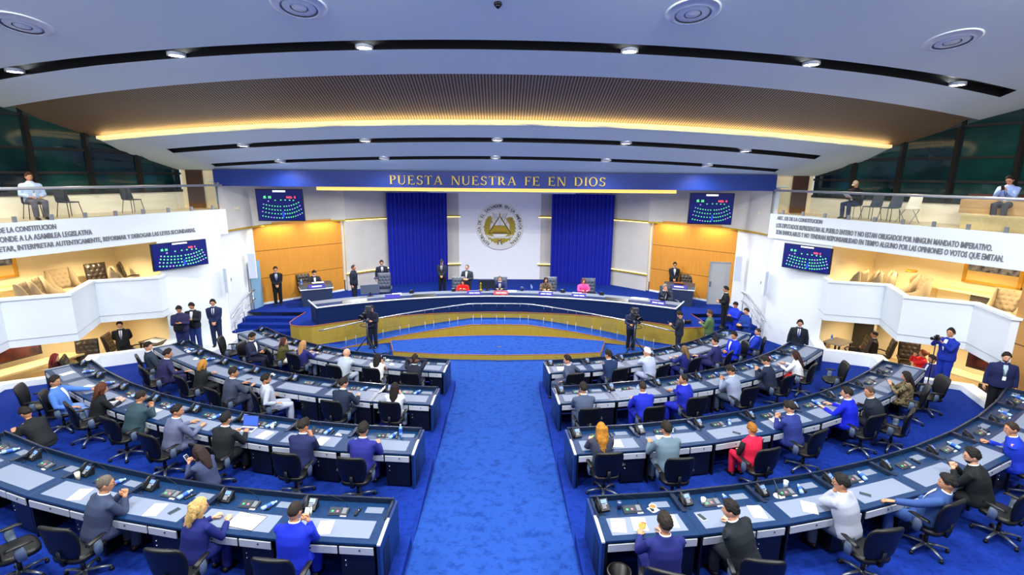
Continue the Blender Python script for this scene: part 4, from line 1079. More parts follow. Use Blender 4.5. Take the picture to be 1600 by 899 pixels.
    if glasses:
        m = MB()
        for sx in (-1, 1):
            m.tube([(sx*.031+.022*math.cos(a), .100, .010+.017*math.sin(a)) for a in np.linspace(0, 2*math.pi, 13)], .0022, 5, 0, HM)
            m.tube([(sx*.053, .098, .012), (sx*.078, .06, .014), (sx*.082, -.005, .010)], .002, 5, 0, HM)
        m.tube([(-.010, .1, .014), (.010, .1, .014)], .002, 5, 0, HM); m.build('glasses', black_plastic, body)
    if 'headphones' in extra:
        m = MB(); m.tube([(.088*math.cos(a), -.005, .02+.115*math.sin(a)) for a in np.linspace(.05, math.pi-.05, 15)], .008, 6, 0, HM)
        for sx in (-1, 1): m.ell((sx*.09, -.005, 0), (.02, .035, .042), 0, 10, 8, HM)
        m.build('headphones', black_plastic, body)
    if 'lanyard' in extra:
        m = MB(); f = .515
        m.tube([neck+X*.06+Y*.02-up*.02, hip+up*.36+X*.03+Y*(.152*fat), hip+up*.22+Y*(.150*fat)], .005, 5); m.tube([neck-X*.06+Y*.02-up*.02, hip+up*.36-X*.03+Y*(.152*fat), hip+up*.22+Y*(.150*fat)], .005, 5)
        for v in range(len(m.v)): m.v[v] = SC @ m.v[v]
        ln = m.build('lanyard', cloth('#1d2740'), body)
        p = SC @ (hip+up*.17+Y*(.150*fat)); MB().box(p, (.07, .006, .10)).build('badge', paper, ln)
    if 'bag' in extra:
        m = MB(); m.box(SC @ (hip+Vector((.04, .20*fat, .10))), (.26, .12, .18)); m.tube([SC @ (hip+Vector((-.1, .17*fat, .16))), SC @ (neck+Vector((-.07, .03, -.03)))], .012, 6); m.build('camera_bag', black_plastic, body, bevel=.01)
    # ---------------- held phone or sheet
    if item:
        Lm = (arms[0][3]+arms[1][3])/2 if pose in ('phone2', 'sphone', 'lapphone', 'hold', 'cam') else arms[0][3]
        p = SC @ (Lm+Vector((0, .085, .055 if pose != 'lapphone' else .03)))
        wx, wy = bx+p.x*c-p.y*q, by+p.x*q+p.y*c
        if item[0] == 'phone':
            tt = R_(35) if pose in ('phone2', 'lapphone', 'phoneR') else R_(50)
            o = MB().box((0, 0, 0), (.078, .010, .155)).build('smartphone', cloth(item[2]) if len(item) > 2 else black_plastic, None, (wx, wy, fz+p.z), 0, bevel=.003)
            o.rotation_euler = (-tt, 0, hd)
            MB().box((0, -.0055, 0), (.068, .001, .14)).build('screen', mat('lit_phone_screen', '#b9c8e6', .3, emit=.5) if len(item) > 3 else scr_dark, o)
            tag(o, item[1], 'mobile phone')
        if item[0] == 'sheet':
            o = MB().box((0, 0, 0), (.21, .004, .28)).build('paper_sheet', paper, None, (wx, wy, fz+p.z), 0); o.rotation_euler = (R_(-60), 0, hd)
            MB().box((0, -.0025, .1), (.16, .001, .02)).build('header_line', mat('print_grey', '#8c8f98', .8), o)
            tag(o, item[1], 'paper')
    return body, bx, by
def row_person(bank, r, hx, hy, turn=0, label='', chair_label=None, back=.10, cturn=None, **k):
    c = CC[bank]
    hd = math.atan2(c[1]-hy, c[0]-hx)-math.pi/2+R_(turn)
    body, bx, by = person(hx, hy, FZ[r], hd, label=label, **k)
    if chair_label:
        h2 = hd if cturn is None else math.atan2(c[1]-hy, c[0]-hx)-math.pi/2+R_(cturn)
        chair(bx+math.sin(h2)*back, by-math.cos(h2)*back, FZ[r], h2, chair_label)
    return body
# ---- the people, seat by seat
row_person('L', 0, -2.50, 13.98, label='man in charcoal suit holding both hands to his ears, left front row', chair_label='black office chair under the man holding his ears, left front row', top='#1d2230', pose='ears', skin='d', lean=14, hpit=16, s=1.08, shirt='#e4e9f2')
row_person('L', 0, -3.65, 14.29, label='woman with long black hair and white sleeveless top raising a white phone', chair_label='black office chair under the woman raising a white phone, left front row', top='#e9ebf0', bottom='#1a1a20', sleeveless=True, pose='phoneR', skin='b', hair='long', hc='#0e0c0c', s=0.97, lean=10, item=('phone', 'white phone raised by the woman with long black hair', '#e8eaee'))
row_person('L', 0, -4.65, 14.57, label='bald man in a light grey suit leaning on the desk, left front row', chair_label='black office chair behind the bald man in light grey', top='#a9b7c6', pose='chinboth', hair='bald', skin='a', lean=20, hyaw=-25, hpit=18, turn=-12, cturn=-4, s=1.08, shirt='#e4e9f2')
row_person('L', 0, -6.28, 15.42, label='woman with long blond hair and navy purple jacket seen from behind, left front row', chair_label='black office chair behind the blond woman in navy purple, front row', top='#23286b', bottom='#6f7f96', hair='long', hc='#c79a63', hc2='#8d6a46', skin='a', s=0.98, lean=8, pose='desk')
row_person('L', 0, -7.02, 15.76, label='brown haired woman in olive jacket and white skirt resting her chin on a hand', chair_label='black office chair under the woman in olive jacket', top='#4d4a28', bottom='#e6e6e2', skirt=True, hair='longside', hc='#3a201c', skin='a', s=0.98, lean=12, turn=-40, hyaw=-15, pose='chinR', cturn=-25)
row_person('L', 0, -8.16, 16.00, label='man in dark navy suit turned sideways, phone in his lap, left front row', chair_label='black office chair under the man looking at his lap, left front row', top='#262c47', bottom='#1c2233', pose='lapphone', skin='b', lean=2, turn=-62, hpit=32, beard=True, hc='#12100f', cturn=-62, item=('phone', 'phone held over the lap of the man in navy, left front row'), s=1.08, shirt='#e4e9f2')
row_person('L', 1, -2.57, 11.54, label='woman with long dark hair and pale grey blazer, aisle seat of the second row', chair_label='black office chair behind the woman in the pale grey blazer', top='#c5cbd8', hair='long', hc='#221616', hc2='#120d0d', skin='a', s=0.98, lean=8, pose='phone2')
row_person('L', 1, -3.86, 11.71, label='man in dark navy suit with both hands on the desk, left second row', chair_label='black office chair behind the man in dark navy, left second row', top='#1e293f', skin='a', hyaw=-30, turn=-8, lean=16, cturn=-2, back=0.12, s=1.08, shirt='#e4e9f2')
row_person('L', 1, -5.84, 11.90, label='bearded man in a light grey suit leaning back, left second row', chair_label='black office chair under the bearded man in light grey, second row', top='#a3acbf', skin='b', beard=True, lean=-6, turn=-38, pose='arms', hyaw=-10, cturn=-35, hc='#120f0e', s=1.08, shirt='#e4e9f2')
row_person('L', 1, -6.87, 12.36, label='man in a slate grey suit with greying sides looking right, left second row', chair_label='black office chair behind the man in slate grey, left second row', top='#3a4358', skin='b', hyaw=-35, lean=14, turn=-10, cturn=-6, back=0.18, s=1.08, shirt='#e4e9f2')
row_person('L', 1, -8.09, 13.13, label='woman with short blond bob and black jacket, left second row', chair_label='black office chair behind the woman with the blond bob', top='#1b1e22', hair='bob', hc='#c08a3a', hc2='#9a6a28', skin='a', s=0.97, lean=14, pose='chinR', turn=-6, back=0.2)
row_person('L', 1, -9.42, 13.75, label='big man in purple navy suit stretching an arm along the desk, left second row', chair_label='black office chair behind the big man in purple navy, second row', top='#2b2b55', skin='b', fat=1.26, lean=14, pose='reachR', hyaw=-20, turn=-8, back=0.2, s=1.08, shirt='#e4e9f2')
row_person('L', 1, -10.35, 14.32, label='man in dark teal suit leaning back, last seat of the left second row', chair_label='black office chair under the man leaning back at the end of the second row', top='#2a3a49', skin='a', lean=-8, pose='lap', hyaw=-40, turn=-10, back=0.08, s=1.08, shirt='#e4e9f2')
row_person('L', 2, -2.63, 8.94, label='man in purple blue suit, aisle seat of the left third row', chair_label='black office chair behind the man in purple blue, aisle seat of the third row', top='#22277a', skin='b', lean=18, hpit=18, back=0.18, hc='#141110', vox=0.018, s=1.08, shirt='#e4e9f2')
row_person('L', 2, -3.83, 9.10, label='man in dark navy suit looking at a phone, left third row', chair_label='black office chair behind the man in dark navy with a phone, third row', top='#1c2550', skin='b', pose='phoneR', hyaw=-18, lean=18, back=0.18, hpit=22, vox=0.018, item=('phone', 'phone in the right hand of the man in dark navy, third row'), s=1.08, shirt='#e4e9f2')
row_person('L', 2, -5.47, 9.38, label='man in black suit typing on the open laptop', chair_label='black office chair behind the man typing on the laptop', top='#161c20', skin='b', pose='write', lean=16, hair='slick', hc='#0d0c0c', back=0.2, vox=0.018, s=1.08, shirt='#e4e9f2')
row_person('L', 2, -6.64, 9.72, label='man in grey purple suit looking to the right, left third row', chair_label='black office chair behind the man in grey purple, third row', top='#5d6584', skin='b', hair='slick', hc='#0f0d0d', hyaw=-42, lean=14, turn=-12, back=0.2, vox=0.018, cturn=-4, s=1.08, shirt='#e4e9f2')
row_person('L', 2, -7.88, 10.45, label='stocky man in dark teal jacket bending over his desk, left third row', chair_label='black office chair behind the man in the dark teal jacket', top='#2f4650', bottom='#8d8a80', skin='b', hair='receding', fat=1.24, lean=20, hpit=28, hyaw=-10, pose='phone2', back=0.18, vox=0.018, item=('phone', 'phone in the hands of the man in the dark teal jacket'), s=1.08)
row_person('L', 2, -9.11, 10.97, label='woman with curly brown hair and black jacket writing, left third row', chair_label='black office chair behind the curly haired woman in black', top='#15191d', hair='curly', hc='#3d2219', hc2='#6a3d2a', skin='a', s=0.98, lean=16, pose='write', hyaw=-20, turn=-10, back=0.18, glasses=True, vox=0.018)
row_person('L', 2, -10.36, 11.20, label='man in a light blue suit leaning back, left third row', chair_label='black office chair under the man in the light blue suit', top='#4a78c8', bottom='#6f8fc6', skin='b', lean=-10, turn=-40, hyaw=-10, pose='reachL', cturn=-30, shirt='#cdd9ee', vox=0.018, back=0.06, s=1.08)
row_person('L', 3, -2.83, 6.20, label='man in a royal blue suit holding up a phone in both hands, left rear row', chair_label='black office chair behind the man in royal blue with a phone, rear row', top='#1228b4', skin='b', hair='buzz', hc='#1c1613', pose='phone2', lean=15, hpit=20, hyaw=-8, back=0.2, vox=0.015, item=('phone', 'phone with bright screen held by the man in royal blue, left rear row', '#202326', 1), s=1.08, shirt='#e4e9f2')
row_person('L', 3, -4.24, 6.38, label='woman with very long blond hair, navy jacket and white collar writing in a notebook', chair_label='black office chair behind the long haired blond woman in navy', top='#1a2368', hair='longcurly', hc='#d9b878', hc2='#a8844e', skin='a', s=1.0, pose='write', lean=16, turn=-14, hyaw=-30, glasses=True, shirt='#f2f2f2', back=0.22, vox=0.015, cturn=4)
row_person('L', 3, -5.90, 6.86, label='man with grey buzz cut and dark glasses in a slate blue suit, left rear row', chair_label='black office chair behind the man with grey buzz cut, rear row', top='#35405c', skin='b', hair='buzz', hc='#4a443e', pose='phone2', lean=18, turn=-14, hyaw=-25, glasses=True, back=0.26, vox=0.015, cturn=6, s=1.08, shirt='#e4e9f2')
row_person('R', 0, 1.96, 13.92, label='man in dark grey suit sitting sideways with legs in the aisle, right front row', chair_label='black office chair behind the man sitting sideways, right front row', top='#46506a', skin='a', hyaw=25, turn=55, lean=6, pose='arms', cturn=6, back=0.2, hc='#14110f', s=1.08, shirt='#e4e9f2')
row_person('R', 0, 3.27, 14.44, label='man in dark navy suit rubbing his face, right front row', chair_label='black office chair behind the man rubbing his face, right front row', top='#1b3058', skin='b', pose='chinL', hyaw=22, turn=8, lean=18, back=0.2, s=1.08, shirt='#e4e9f2')
row_person('R', 0, 4.51, 14.64, label='white haired man in a pale blue grey suit with folded hands, right front row', chair_label='black office chair behind the white haired man', top='#aebbdd', skin='a', hair='grey', hc='#d8d6d0', pose='chinboth', lean=14, hyaw=28, turn=14, back=0.22, s=1.08, shirt='#e4e9f2')
row_person('R', 0, 5.82, 15.07, label='woman with long ash blond hair and navy jacket, right front row', chair_label='black office chair behind the woman with ash blond hair, front row', top='#1b2470', hair='long', hc='#8d7049', hc2='#4f3c2a', skin='a', s=0.96, lean=8, pose='desk', hyaw=15, turn=6)
row_person('R', 0, 7.02, 15.63, label='man in navy purple suit reaching along the desk, right front row', chair_label='black office chair behind the man reaching along the desk, right front row', top='#262a63', skin='a', pose='reachL', hyaw=45, turn=16, lean=8, back=0.14, hc='#171311', s=1.08, shirt='#e4e9f2')
row_person('R', 0, 7.93, 16.24, label='broad man in royal blue suit and white shirt turned to the aisle, right front row', chair_label='black office chair under the broad man in royal blue, front row', top='#1532cc', skin='b', fat=1.27, pose='lapclasp', hyaw=20, turn=62, lean=4, cturn=50, shirt='#e6ebf5', front=True, hc='#1a1411', s=1.08)
row_person('R', 0, 9.00, 16.75, label='bearded man in blue suit leaning far back at the end of the right front row', chair_label='black office chair under the bearded man leaning back, front row end', top='#1b35b0', skin='a', hair='buzz', hc='#2a2220', beard=True, pose='lap', hyaw=28, turn=30, lean=-14, cturn=22, shirt='#c7d3ea', front=True, s=1.08)
row_person('R', 1, 2.02, 11.41, label='man in slate grey suit seen from behind, aisle seat of the right second row', chair_label='black office chair behind the man in slate grey, right second row', top='#44506a', skin='b', pose='phone2', lean=16, hpit=18, back=0.2, item=('phone', 'phone in the hands of the man in slate grey, right second row'), s=1.08, shirt='#e4e9f2')
row_person('R', 1, 3.49, 11.51, label='man in royal blue suit seen from behind, right second row', chair_label='black office chair behind the man in royal blue, right second row', top='#1727b0', skin='b', hair='buzz', hc='#1f1714', pose='write', lean=18, hpit=20, hyaw=-8, back=0.2, s=1.08, shirt='#e4e9f2')
row_person('R', 1, 4.66, 11.94, label='man in royal blue suit in profile with a hand at his mouth, right second row', chair_label='black office chair behind the man with a hand at his mouth', top='#1a27ac', skin='b', hair='receding', hc='#171210', pose='chinL', hyaw=40, turn=28, lean=8, back=0.26, cturn=-6, fat=1.22, s=1.08, shirt='#e4e9f2')
row_person('R', 1, 6.15, 12.57, label='man in a grey blue suit bending over his phone, right second row', chair_label='black office chair behind the man bending over his phone, second row', top='#8a96b4', bottom='#3c4a5c', skin='b', pose='phone2', hpit=30, hyaw=15, turn=12, lean=16, back=0.24, cturn=-4, item=('phone', 'phone in the hands of the man in grey blue, right second row'), s=1.08, shirt='#e4e9f2')
row_person('R', 1, 7.48, 13.30, label='man in dark navy suit looking down at a phone, right second row', chair_label='black office chair behind the man in dark navy with a phone, right second row', top='#1d2740', skin='a', pose='phone2', hpit=30, hyaw=12, turn=14, lean=16, back=0.24, cturn=0, item=('phone', 'phone in the hands of the man in dark navy, right second row'), s=1.08, shirt='#e4e9f2')
row_person('R', 1, 8.70, 13.94, label='woman with long dark hair, white jacket and red trousers, right second row', chair_label='black office chair under the woman in white and red', top='#e3e7ef', bottom='#c8201c', hair='long', hc='#2a1714', skin='a', s=0.97, pose='desk', lean=12, turn=8, hyaw=10, hpit=22)
row_person('R', 2, 1.98, 9.03, label='woman with very long curly blond hair, aisle seat of the right third row', chair_label='black office chair behind the woman with long curly blond hair', top='#32384a', hair='longcurly', hc='#c8892c', hc2='#8a5a22', skin='a', s=0.99, pose='write', lean=10, back=0.22, vox=0.018)
row_person('R', 2, 3.24, 8.95, label='man in grey teal suit with wavy black hair, right third row', chair_label='black office chair behind the man in grey teal, third row', top='#5f7585', skin='b', pose='desk', lean=16, hyaw=14, back=0.24, hc='#16130f', vox=0.018, cturn=-6, s=1.08, shirt='#e4e9f2')
row_person('R', 2, 4.98, 9.05, label='woman with short ginger hair, red vest and black sleeves, right third row', chair_label='black office chair behind the woman in the red vest', top='#d31f45', bottom='#c01c3e', hair='short', hc='#a8702c', hc2='#7c4c1c', skin='a', s=0.95, pose='lap', sleeveless=True, sleeves='#14151a', lean=6, back=0.16, vox=0.018)
row_person('R', 2, 6.19, 9.88, label='man in dark blue suit holding a phone over papers, right third row', chair_label='black office chair behind the man holding a phone over papers, third row', top='#26337a', skin='a', pose='phone2', hpit=26, hyaw=20, turn=8, lean=16, back=0.24, vox=0.018, hc='#15110f', item=('phone', 'phone held over papers by the man in dark blue, right third row'), s=1.08, shirt='#e4e9f2')
row_person('R', 2, 7.92, 10.59, label='man in bright royal blue suit with a raised fist on the desk, right third row', chair_label='black office chair behind the man in bright royal blue, third row', top='#0f20c4', skin='a', pose='desk', hyaw=24, turn=10, lean=12, back=0.3, hc='#14110f', glasses=True, vox=0.018, cturn=-8, s=1.08, shirt='#e4e9f2')
row_person('R', 2, 8.54, 10.72, label='heavy man in black suit with short greying hair leaning left, right third row', chair_label='black office chair behind the heavy man in black, third row', top='#1a2230', skin='b', hair='buzz', hc='#3a302a', pose='chinL', hyaw=45, turn=16, lean=20, fat=1.28, back=0.3, vox=0.018, s=1.08, shirt='#e4e9f2')
row_person('R', 2, 10.22, 11.73, label='woman with long black hair and leopard pattern top holding a phone, right third row', chair_label='black office chair under the woman in leopard pattern', top='#5c5544', hair='long', hc='#161012', skin='a', s=0.98, pose='phone2', lean=6, turn=20, hyaw=12, hpit=18, vox=0.018, item=('phone', 'phone in the hands of the woman in leopard pattern'))
row_person('R', 3, 2.22, 5.89, label='man with thinning hair in navy blue suit, aisle seat of right rear row', chair_label='black office chair behind the man with thinning hair, right rear row', top='#1d2468', skin='b', hair='short', hc='#1b1512', pose='desk', lean=10, hpit=14, back=0.22, vox=0.015, shirt='#e8ebf2', cturn=-24, s=1.08)
row_person('R', 3, 3.27, 6.23, label='man in black suit leaning on his hand beside a phone, right rear row', chair_label='black office chair behind the man leaning on his hand, right rear row', top='#1b2229', skin='a', pose='chinL', hyaw=38, turn=14, lean=22, side=-10, back=0.3, vox=0.015, hc='#121010', cturn=-16, s=1.08, shirt='#e4e9f2')
row_person('R', 3, 5.24, 6.81, label='man in light grey suit and glasses with a hand at his mouth, right rear row', chair_label='black office chair behind the man in light grey, right rear row', top='#a3aabb', bottom='#4d566a', skin='b', pose='chinboth', hyaw=28, turn=14, lean=16, glasses=True, back=0.34, vox=0.015, hc='#121011', cturn=-6, s=1.08, shirt='#e4e9f2')
row_person('R', 3, 6.89, 6.80, label='man in blue grey suit slumped low, arm stretched out, right rear row', chair_label='black office chair under the slumped man in blue grey, right rear row', top='#33508a', skin='b', pose='reachL', hyaw=20, turn=22, lean=-16, back=0.05, vox=0.015, hc='#121011', cturn=2, s=1.08, shirt='#e4e9f2')
row_person('R', 3, 7.99, 7.57, label='bearded man in black jacket holding a phone over the desk, right rear row', chair_label='black office chair behind the bearded man in black, right rear row', top='#15191c', skin='a', beard=True, pose='phone2', hyaw=26, turn=14, lean=18, glasses=True, back=0.3, vox=0.015, hc='#100e0e', fat=1.2, item=('phone', 'phone in the hands of the bearded man in black'), cturn=0, s=1.08, shirt='#e4e9f2')
row_person('R', 3, 9.61, 8.50, label='man in royal blue suit, chin on fist, by the right edge', chair_label='black office chair behind the man with chin on his fist, right rear row', top='#1733b4', skin='b', hair='buzz', hc='#241a16', pose='chinL', hyaw=34, turn=14, lean=16, back=0.25, vox=0.015, s=1.08, shirt='#e4e9f2')
person(-5.47, 8.43, 0.66, R_(75), label='woman with long dark hair and grey blue sweater filming with a phone', sit=True, seat=0.4, top='#3b4666', bottom='#1b1d24', hair='longside', hc='#241818', skin='a', s=0.96, lean=14, hpit=20, pose='phone2', glasses=True, vox=0.018, item=('phone', 'white phone in the hands of the woman in the grey blue sweater', '#dfe5ee'))
person(-9.84, 9.87, 0.66, R_(80), label='man in black jacket bending forward at the left edge', sit=True, seat=0.46, top='#191d22', skin='b', lean=30, hpit=30, pose='desk', vox=0.018, hc='#14100f')
person(-10.10, 22.49, 0.80, R_(205), label='guard in black suit with clasped hands before the left wooden wall', top='#14171f', skin='b', pose='clasp', shirt='#dfe4ee', tie='#3a4f94', front=True, lean=0, sit=False)
person(-6.80, 23.09, 0.80, R_(-95), label='man in dark suit standing in profile by the left grey panel', top='#1a2232', skin='b', pose='side', hair='receding', hc='#2a2521', fat=1.2, lean=0, sit=False)
person(-5.81, 24.38, 0.80, R_(200), label='man in dark suit and white shirt holding papers behind the empty tufted chair', top='#1a2133', skin='b', pose='side', shirt='#e8ecf4', tie='#2a2f44', front=True, item=('sheet', 'white papers held by the man behind the empty tufted chair'), lean=0, sit=False)
person(-2.95, 24.87, 0.80, R_(178), label='guard with cap and dark suit before the left blue curtain', top='#1d2534', bottom='#10131a', skin='b', pose='clasp', shirt='#b9b3c4', tie='#4a3f66', front=True, hair='cap', hc='#2b3040', lean=0, sit=False)
person(-1.58, 23.30, 0.80, R_(165), label='man with glasses in dark suit standing behind the woman in red', top='#26303c', skin='a', pose='hold', glasses=True, shirt='#dfe4ee', front=True, hair='receding', hc='#3b322c', lean=0, sit=False)
person(8.55, 24.35, 0.80, R_(170), label='guard in black suit behind the right side lectern desk', top='#181d26', skin='b', pose='clasp', glasses=True, shirt='#e6ebf2', tie='#8ea4bd', front=True, lean=0, sit=False)
person(-8.72, 23.35, 0.80, R_(215), label='young man in dark suit writing at the left side lectern desk', sit=True, seat=0.62, top='#252a33', skin='a', pose='write', lean=16, hpit=26, shirt='#e8ecf4', front=True)
person(-1.71, 22.15, 0.80, R_(178), label='woman in red bending over the long stage desk', sit=True, seat=0.58, top='#e0231f', bottom='#20242c', hair='longside', hc='#171112', skin='a', s=0.97, lean=30, hpit=30, pose='write', front=False)
person(-0.05, 22.45, 0.80, R_(180), label='balding man in navy suit at the centre of the long stage desk', sit=True, seat=0.58, top='#1f2a5e', skin='a', hair='receding', hc='#4a3f38', pose='write', lean=14, hpit=30, shirt='#e6ebf5', tie='#6c4a66', front=True)
person(2.04, 22.40, 0.80, R_(182), label='woman with long dark hair and brown patterned dress at the long stage desk', sit=True, seat=0.58, top='#4a4038', hair='longside', hc='#241616', skin='a', s=0.97, pose='write', lean=12, hpit=22)
person(3.72, 22.20, 0.80, R_(184), label='woman in pink at the long stage desk', sit=True, seat=0.58, top='#ef4f9a', bottom='#2a2430', hair='longside', hc='#4b241c', skin='a', s=0.97, pose='write', lean=10, hpit=20)
person(6.95, 20.75, 0.80, R_(195), label='grey haired man, hands at his face, right end of the stage desk', sit=True, seat=0.58, top='#1e2638', skin='a', hair='short', hc='#6e6660', pose='chinboth', lean=10, hpit=8, shirt='#e6ebf5', front=True)
person(-5.00, 19.00, 0.00, R_(172), label='camera operator with headphones behind the left television camera', top='#1c2231', skin='a', pose='tvcam', hair='short', extra=('headphones',), s=1.0, hpit=14, lean=0, sit=False)
person(5.12, 18.85, 0.00, R_(182), label='camera operator in dark blue behind the right television camera', top='#232e52', bottom='#11151f', skin='b', pose='tvcam', extra=('headphones',), s=1.0, hpit=14, lean=0, sit=False)
person(6.70, 18.08, 0.00, R_(65), label='man in dark suit looking at a phone below the right end of the stage', top='#23283a', skin='a', pose='sphone', hpit=30, item=('phone', 'phone of the man in dark suit below the stage'), lean=0, sit=False)
person(7.91, 18.29, 0.00, R_(62), label='man in green jacket and pale trousers holding a phone by the right stage stairs', top='#4f6b45', bottom='#a8a9a2', skin='b', pose='sphone', hpit=16, hc='#3a2a20', fat=1.2, item=('phone', 'phone of the man in the green jacket'), lean=0, sit=False)
person(9.35, 20.29, 0.48, R_(75), label='man in black suit clapping on the right stage stairs', top='#15191d', skin='b', pose='hold', shirt='#dfe5ea', hc='#14100f', lean=0, sit=False)
person(9.49, 19.59, 0.00, R_(110), label='man in royal blue suit reading a phone against the right white wall', top='#1a37cc', skin='b', pose='sphone', hpit=30, hyaw=10, extra=('bag',), item=('phone', 'phone of the man in royal blue by the right wall'), lean=0, sit=False)
person(9.45, 18.59, 0.00, R_(100), label='man in dark blue suit with camera bag leaning at the right white wall', top='#1d3f96', skin='a', pose='hold', hyaw=20, extra=('bag',), hc='#221a16', lean=0, sit=False)
person(-11.06, 17.03, 0.42, R_(-160), label='heavy man in purple navy suit with phone, leftmost of three by the left wall', top='#2a2850', bottom='#1f2a5c', skin='b', pose='sphone', hpit=32, fat=1.24, extra=('bag',), item=('phone', 'phone of the heavy man in purple navy by the left wall'), lean=0, sit=False)
person(-10.89, 17.47, 0.42, R_(-172), label='man in black blazer and blue trousers, middle of three by the left wall', top='#1b1e2a', bottom='#22377a', skin='b', pose='sphone', hpit=26, shirt='#e3e8ef', front=True, extra=('bag',), item=('phone', 'phone of the man in black blazer by the left wall'), lean=0, sit=False)
person(-10.42, 17.95, 0.42, R_(-165), label='man with headphones and navy suit, rightmost of three by the left wall', top='#1f2b52', skin='a', pose='clasp', glasses=True, shirt='#e8ecf4', tie='#2c3350', front=True, extra=('headphones',), lean=0, sit=False)
person(-12.90, 16.70, 0.03, R_(-150), label='guard in black suit and grey tie standing inside the left ground box', top='#15161a', skin='b', pose='behind', shirt='#e4dfe4', tie='#6c6c86', front=True, s=0.98, lean=0, sit=False)
person(-13.35, 14.60, 0.03, R_(-60), label='woman with long red hair seated in the left ground box', sit=True, top='#3a1216', hair='longside', hc='#5e1a1c', skin='a', s=0.97, pose='lapclasp', hyaw=-10, lean=0)
person(10.52, 16.86, 0.05, R_(150), label='man with headphones in black suit standing behind the end of the right second row', top='#1a2330', skin='a', pose='side', glasses=True, shirt='#e3e9f2', tie='#25409a', front=True, extra=('headphones',), lean=0, sit=False)
person(13.35, 17.00, 0.03, R_(60), label='man in black suit and red tie seated in the right ground box', sit=True, top='#1d1b20', skin='b', pose='lapclasp', shirt='#e9ecf0', tie='#a8182a', front=True, lean=0)
person(13.60, 15.15, 0.03, R_(70), label='woman in red with a ponytail clapping in the right ground box', sit=True, top='#c81e22', hair='ponytail', hc='#6b3a1e', skin='a', s=0.97, pose='chinboth', lean=0)
person(13.35, 14.50, 0.03, R_(75), label='man with glasses in navy suit seated behind the end of the right third row', sit=True, top='#22307e', skin='b', pose='lapclasp', glasses=True, beard=True, hc='#231b18', shirt='#d9dfee', front=True, lean=0)
person(12.66, 13.35, 0.82, R_(100), label='photographer in a blue suit standing on the right white ledge', top='#1630a0', skin='b', pose='cam', hpit=-8, hyaw=10, fat=1.22, glasses=True, shirt='#e8ecf2', hc='#181210', vox=0.018, lean=0, sit=False)
person(12.80, 11.85, 0.66, R_(150), label='man in navy blazer and pale shirt with lanyard by the tan pillar', top='#1c2450', bottom='#11131a', skin='a', pose='side', beard=True, fat=1.26, shirt='#a9c4cd', front=True, extra=('lanyard',), hc='#1a1412', vox=0.018, lean=0, sit=False)
person(-13.62, 15.20, 5.30, R_(-120), label='man in light blue shirt with lanyard seated on the left balcony', sit=True, top='#b9cbea', bottom='#66646c', skin='b', pose='lap', hc='#3a2014', shirt='#cfdcf2', extra=('lanyard',), s=1.0, hair='short', lean=2)
person(12.50, 17.95, 5.30, R_(110), label='man with a pale cap and black shirt reading on the right balcony', sit=True, top='#181b22', bottom='#1e2f55', skin='b', pose='lapphone', hair='cap', hc='#d8c3a0', extra=('lanyard',), s=1.0, hpit=30, lean=6, item=('sheet', 'folded paper read by the man with the pale cap'))
person(14.20, 14.15, 5.50, R_(115), label='man in light blue shirt using a phone on the right balcony bench', sit=True, top='#8fa6dc', bottom='#4b4a52', skin='b', pose='phone2', glasses=True, extra=('lanyard',), s=1.0, hpit=26, lean=12, item=('phone', 'phone of the man on the right balcony bench'))
flush_jobs()
# ---- empty chairs
def chair_row(s, r, x, y, turn, label):
    c = CC[s]; hd = math.atan2(c[1]-y, c[0]-x)-math.pi/2+R_(turn); chair(x, y, FZ[r], hd, label)
chair_row('L', 0, -9.26, 16.61, -40, 'empty black office chair at the far end of the left front row')
chair_row('L', 2, -11.20, 11.56, -30, 'empty black office chair at the far end of the left third row, turned right')
chair_row('R', 1, 9.79, 13.74, 38, 'empty black office chair at the far end of the right second row')
chair_row('R', 2, 11.25, 12.11, 40, 'empty black office chair at the far end of the right third row')
chair_row('L', 3, -6.95, 6.41, -20, 'empty black office chair before the empty desk at the left edge, rear row')
# ================================================================== STAGE FURNITURE
def stage_at(x, dr): return stagearc(x, dr)
def arcpts(dr, a0, a1, n=40):
    R = STR+dr
    return [(STC[0]+R*math.sin(a), STC[1]+R*math.cos(a)) for a in np.linspace(R_(a0), R_(a1), n)]
A0_, A1_ = -32.6, 32.0
pd = thing('presidium_desk', 'long curved dark blue desk with white trim along the stage edge', 'desk', (0, 0, .8))
f0, f1 = arcpts(.03, A0_, A1_), arcpts(.10, A0_, A1_)
m = MB(); m.rings([[(*a, 0), (*b, 0), (*b, .70), (*a, .70)] for a, b in zip(f0, f1)], 0, False); m.build('front_panel', mat('presidium_navy', '#0b2350', .55, spec=.2), pd)
t0, t1 = arcpts(-.02, A0_, A1_), arcpts(.06, A0_, A1_)
m = MB(); m.rings([[(*a, .70), (*b, .70), (*b, .735), (*a, .735)] for a, b in zip(t0, t1)], 0, False); m.build('white_trim', mat('trim_white', '#dfe5ee', .35), pd)
t0, t1 = arcpts(.06, A0_, A1_), arcpts(.28, A0_-.2, A1_+.2)
m = MB(); m.rings([[(*a, .68), (*b, .68), (*b, .80), (*a, .705)] for a, b in zip(t0, t1)], 0, False); m.build('sloped_panel', mat('presidium_navy', '#0b2350', .55, spec=.2), pd)
t0, t1 = arcpts(.275, A0_-.2, A1_+.2), arcpts(.80, A0_-.5, A1_+.5)
m = MB(); m.rings([[(*a, .80), (*b, .77), (*b, .805), (*a, .805)] for a, b in zip(t0, t1)], 0, False); m.build('grey_top', mat('presidium_grey_top', '#6b7486', .6), pd)
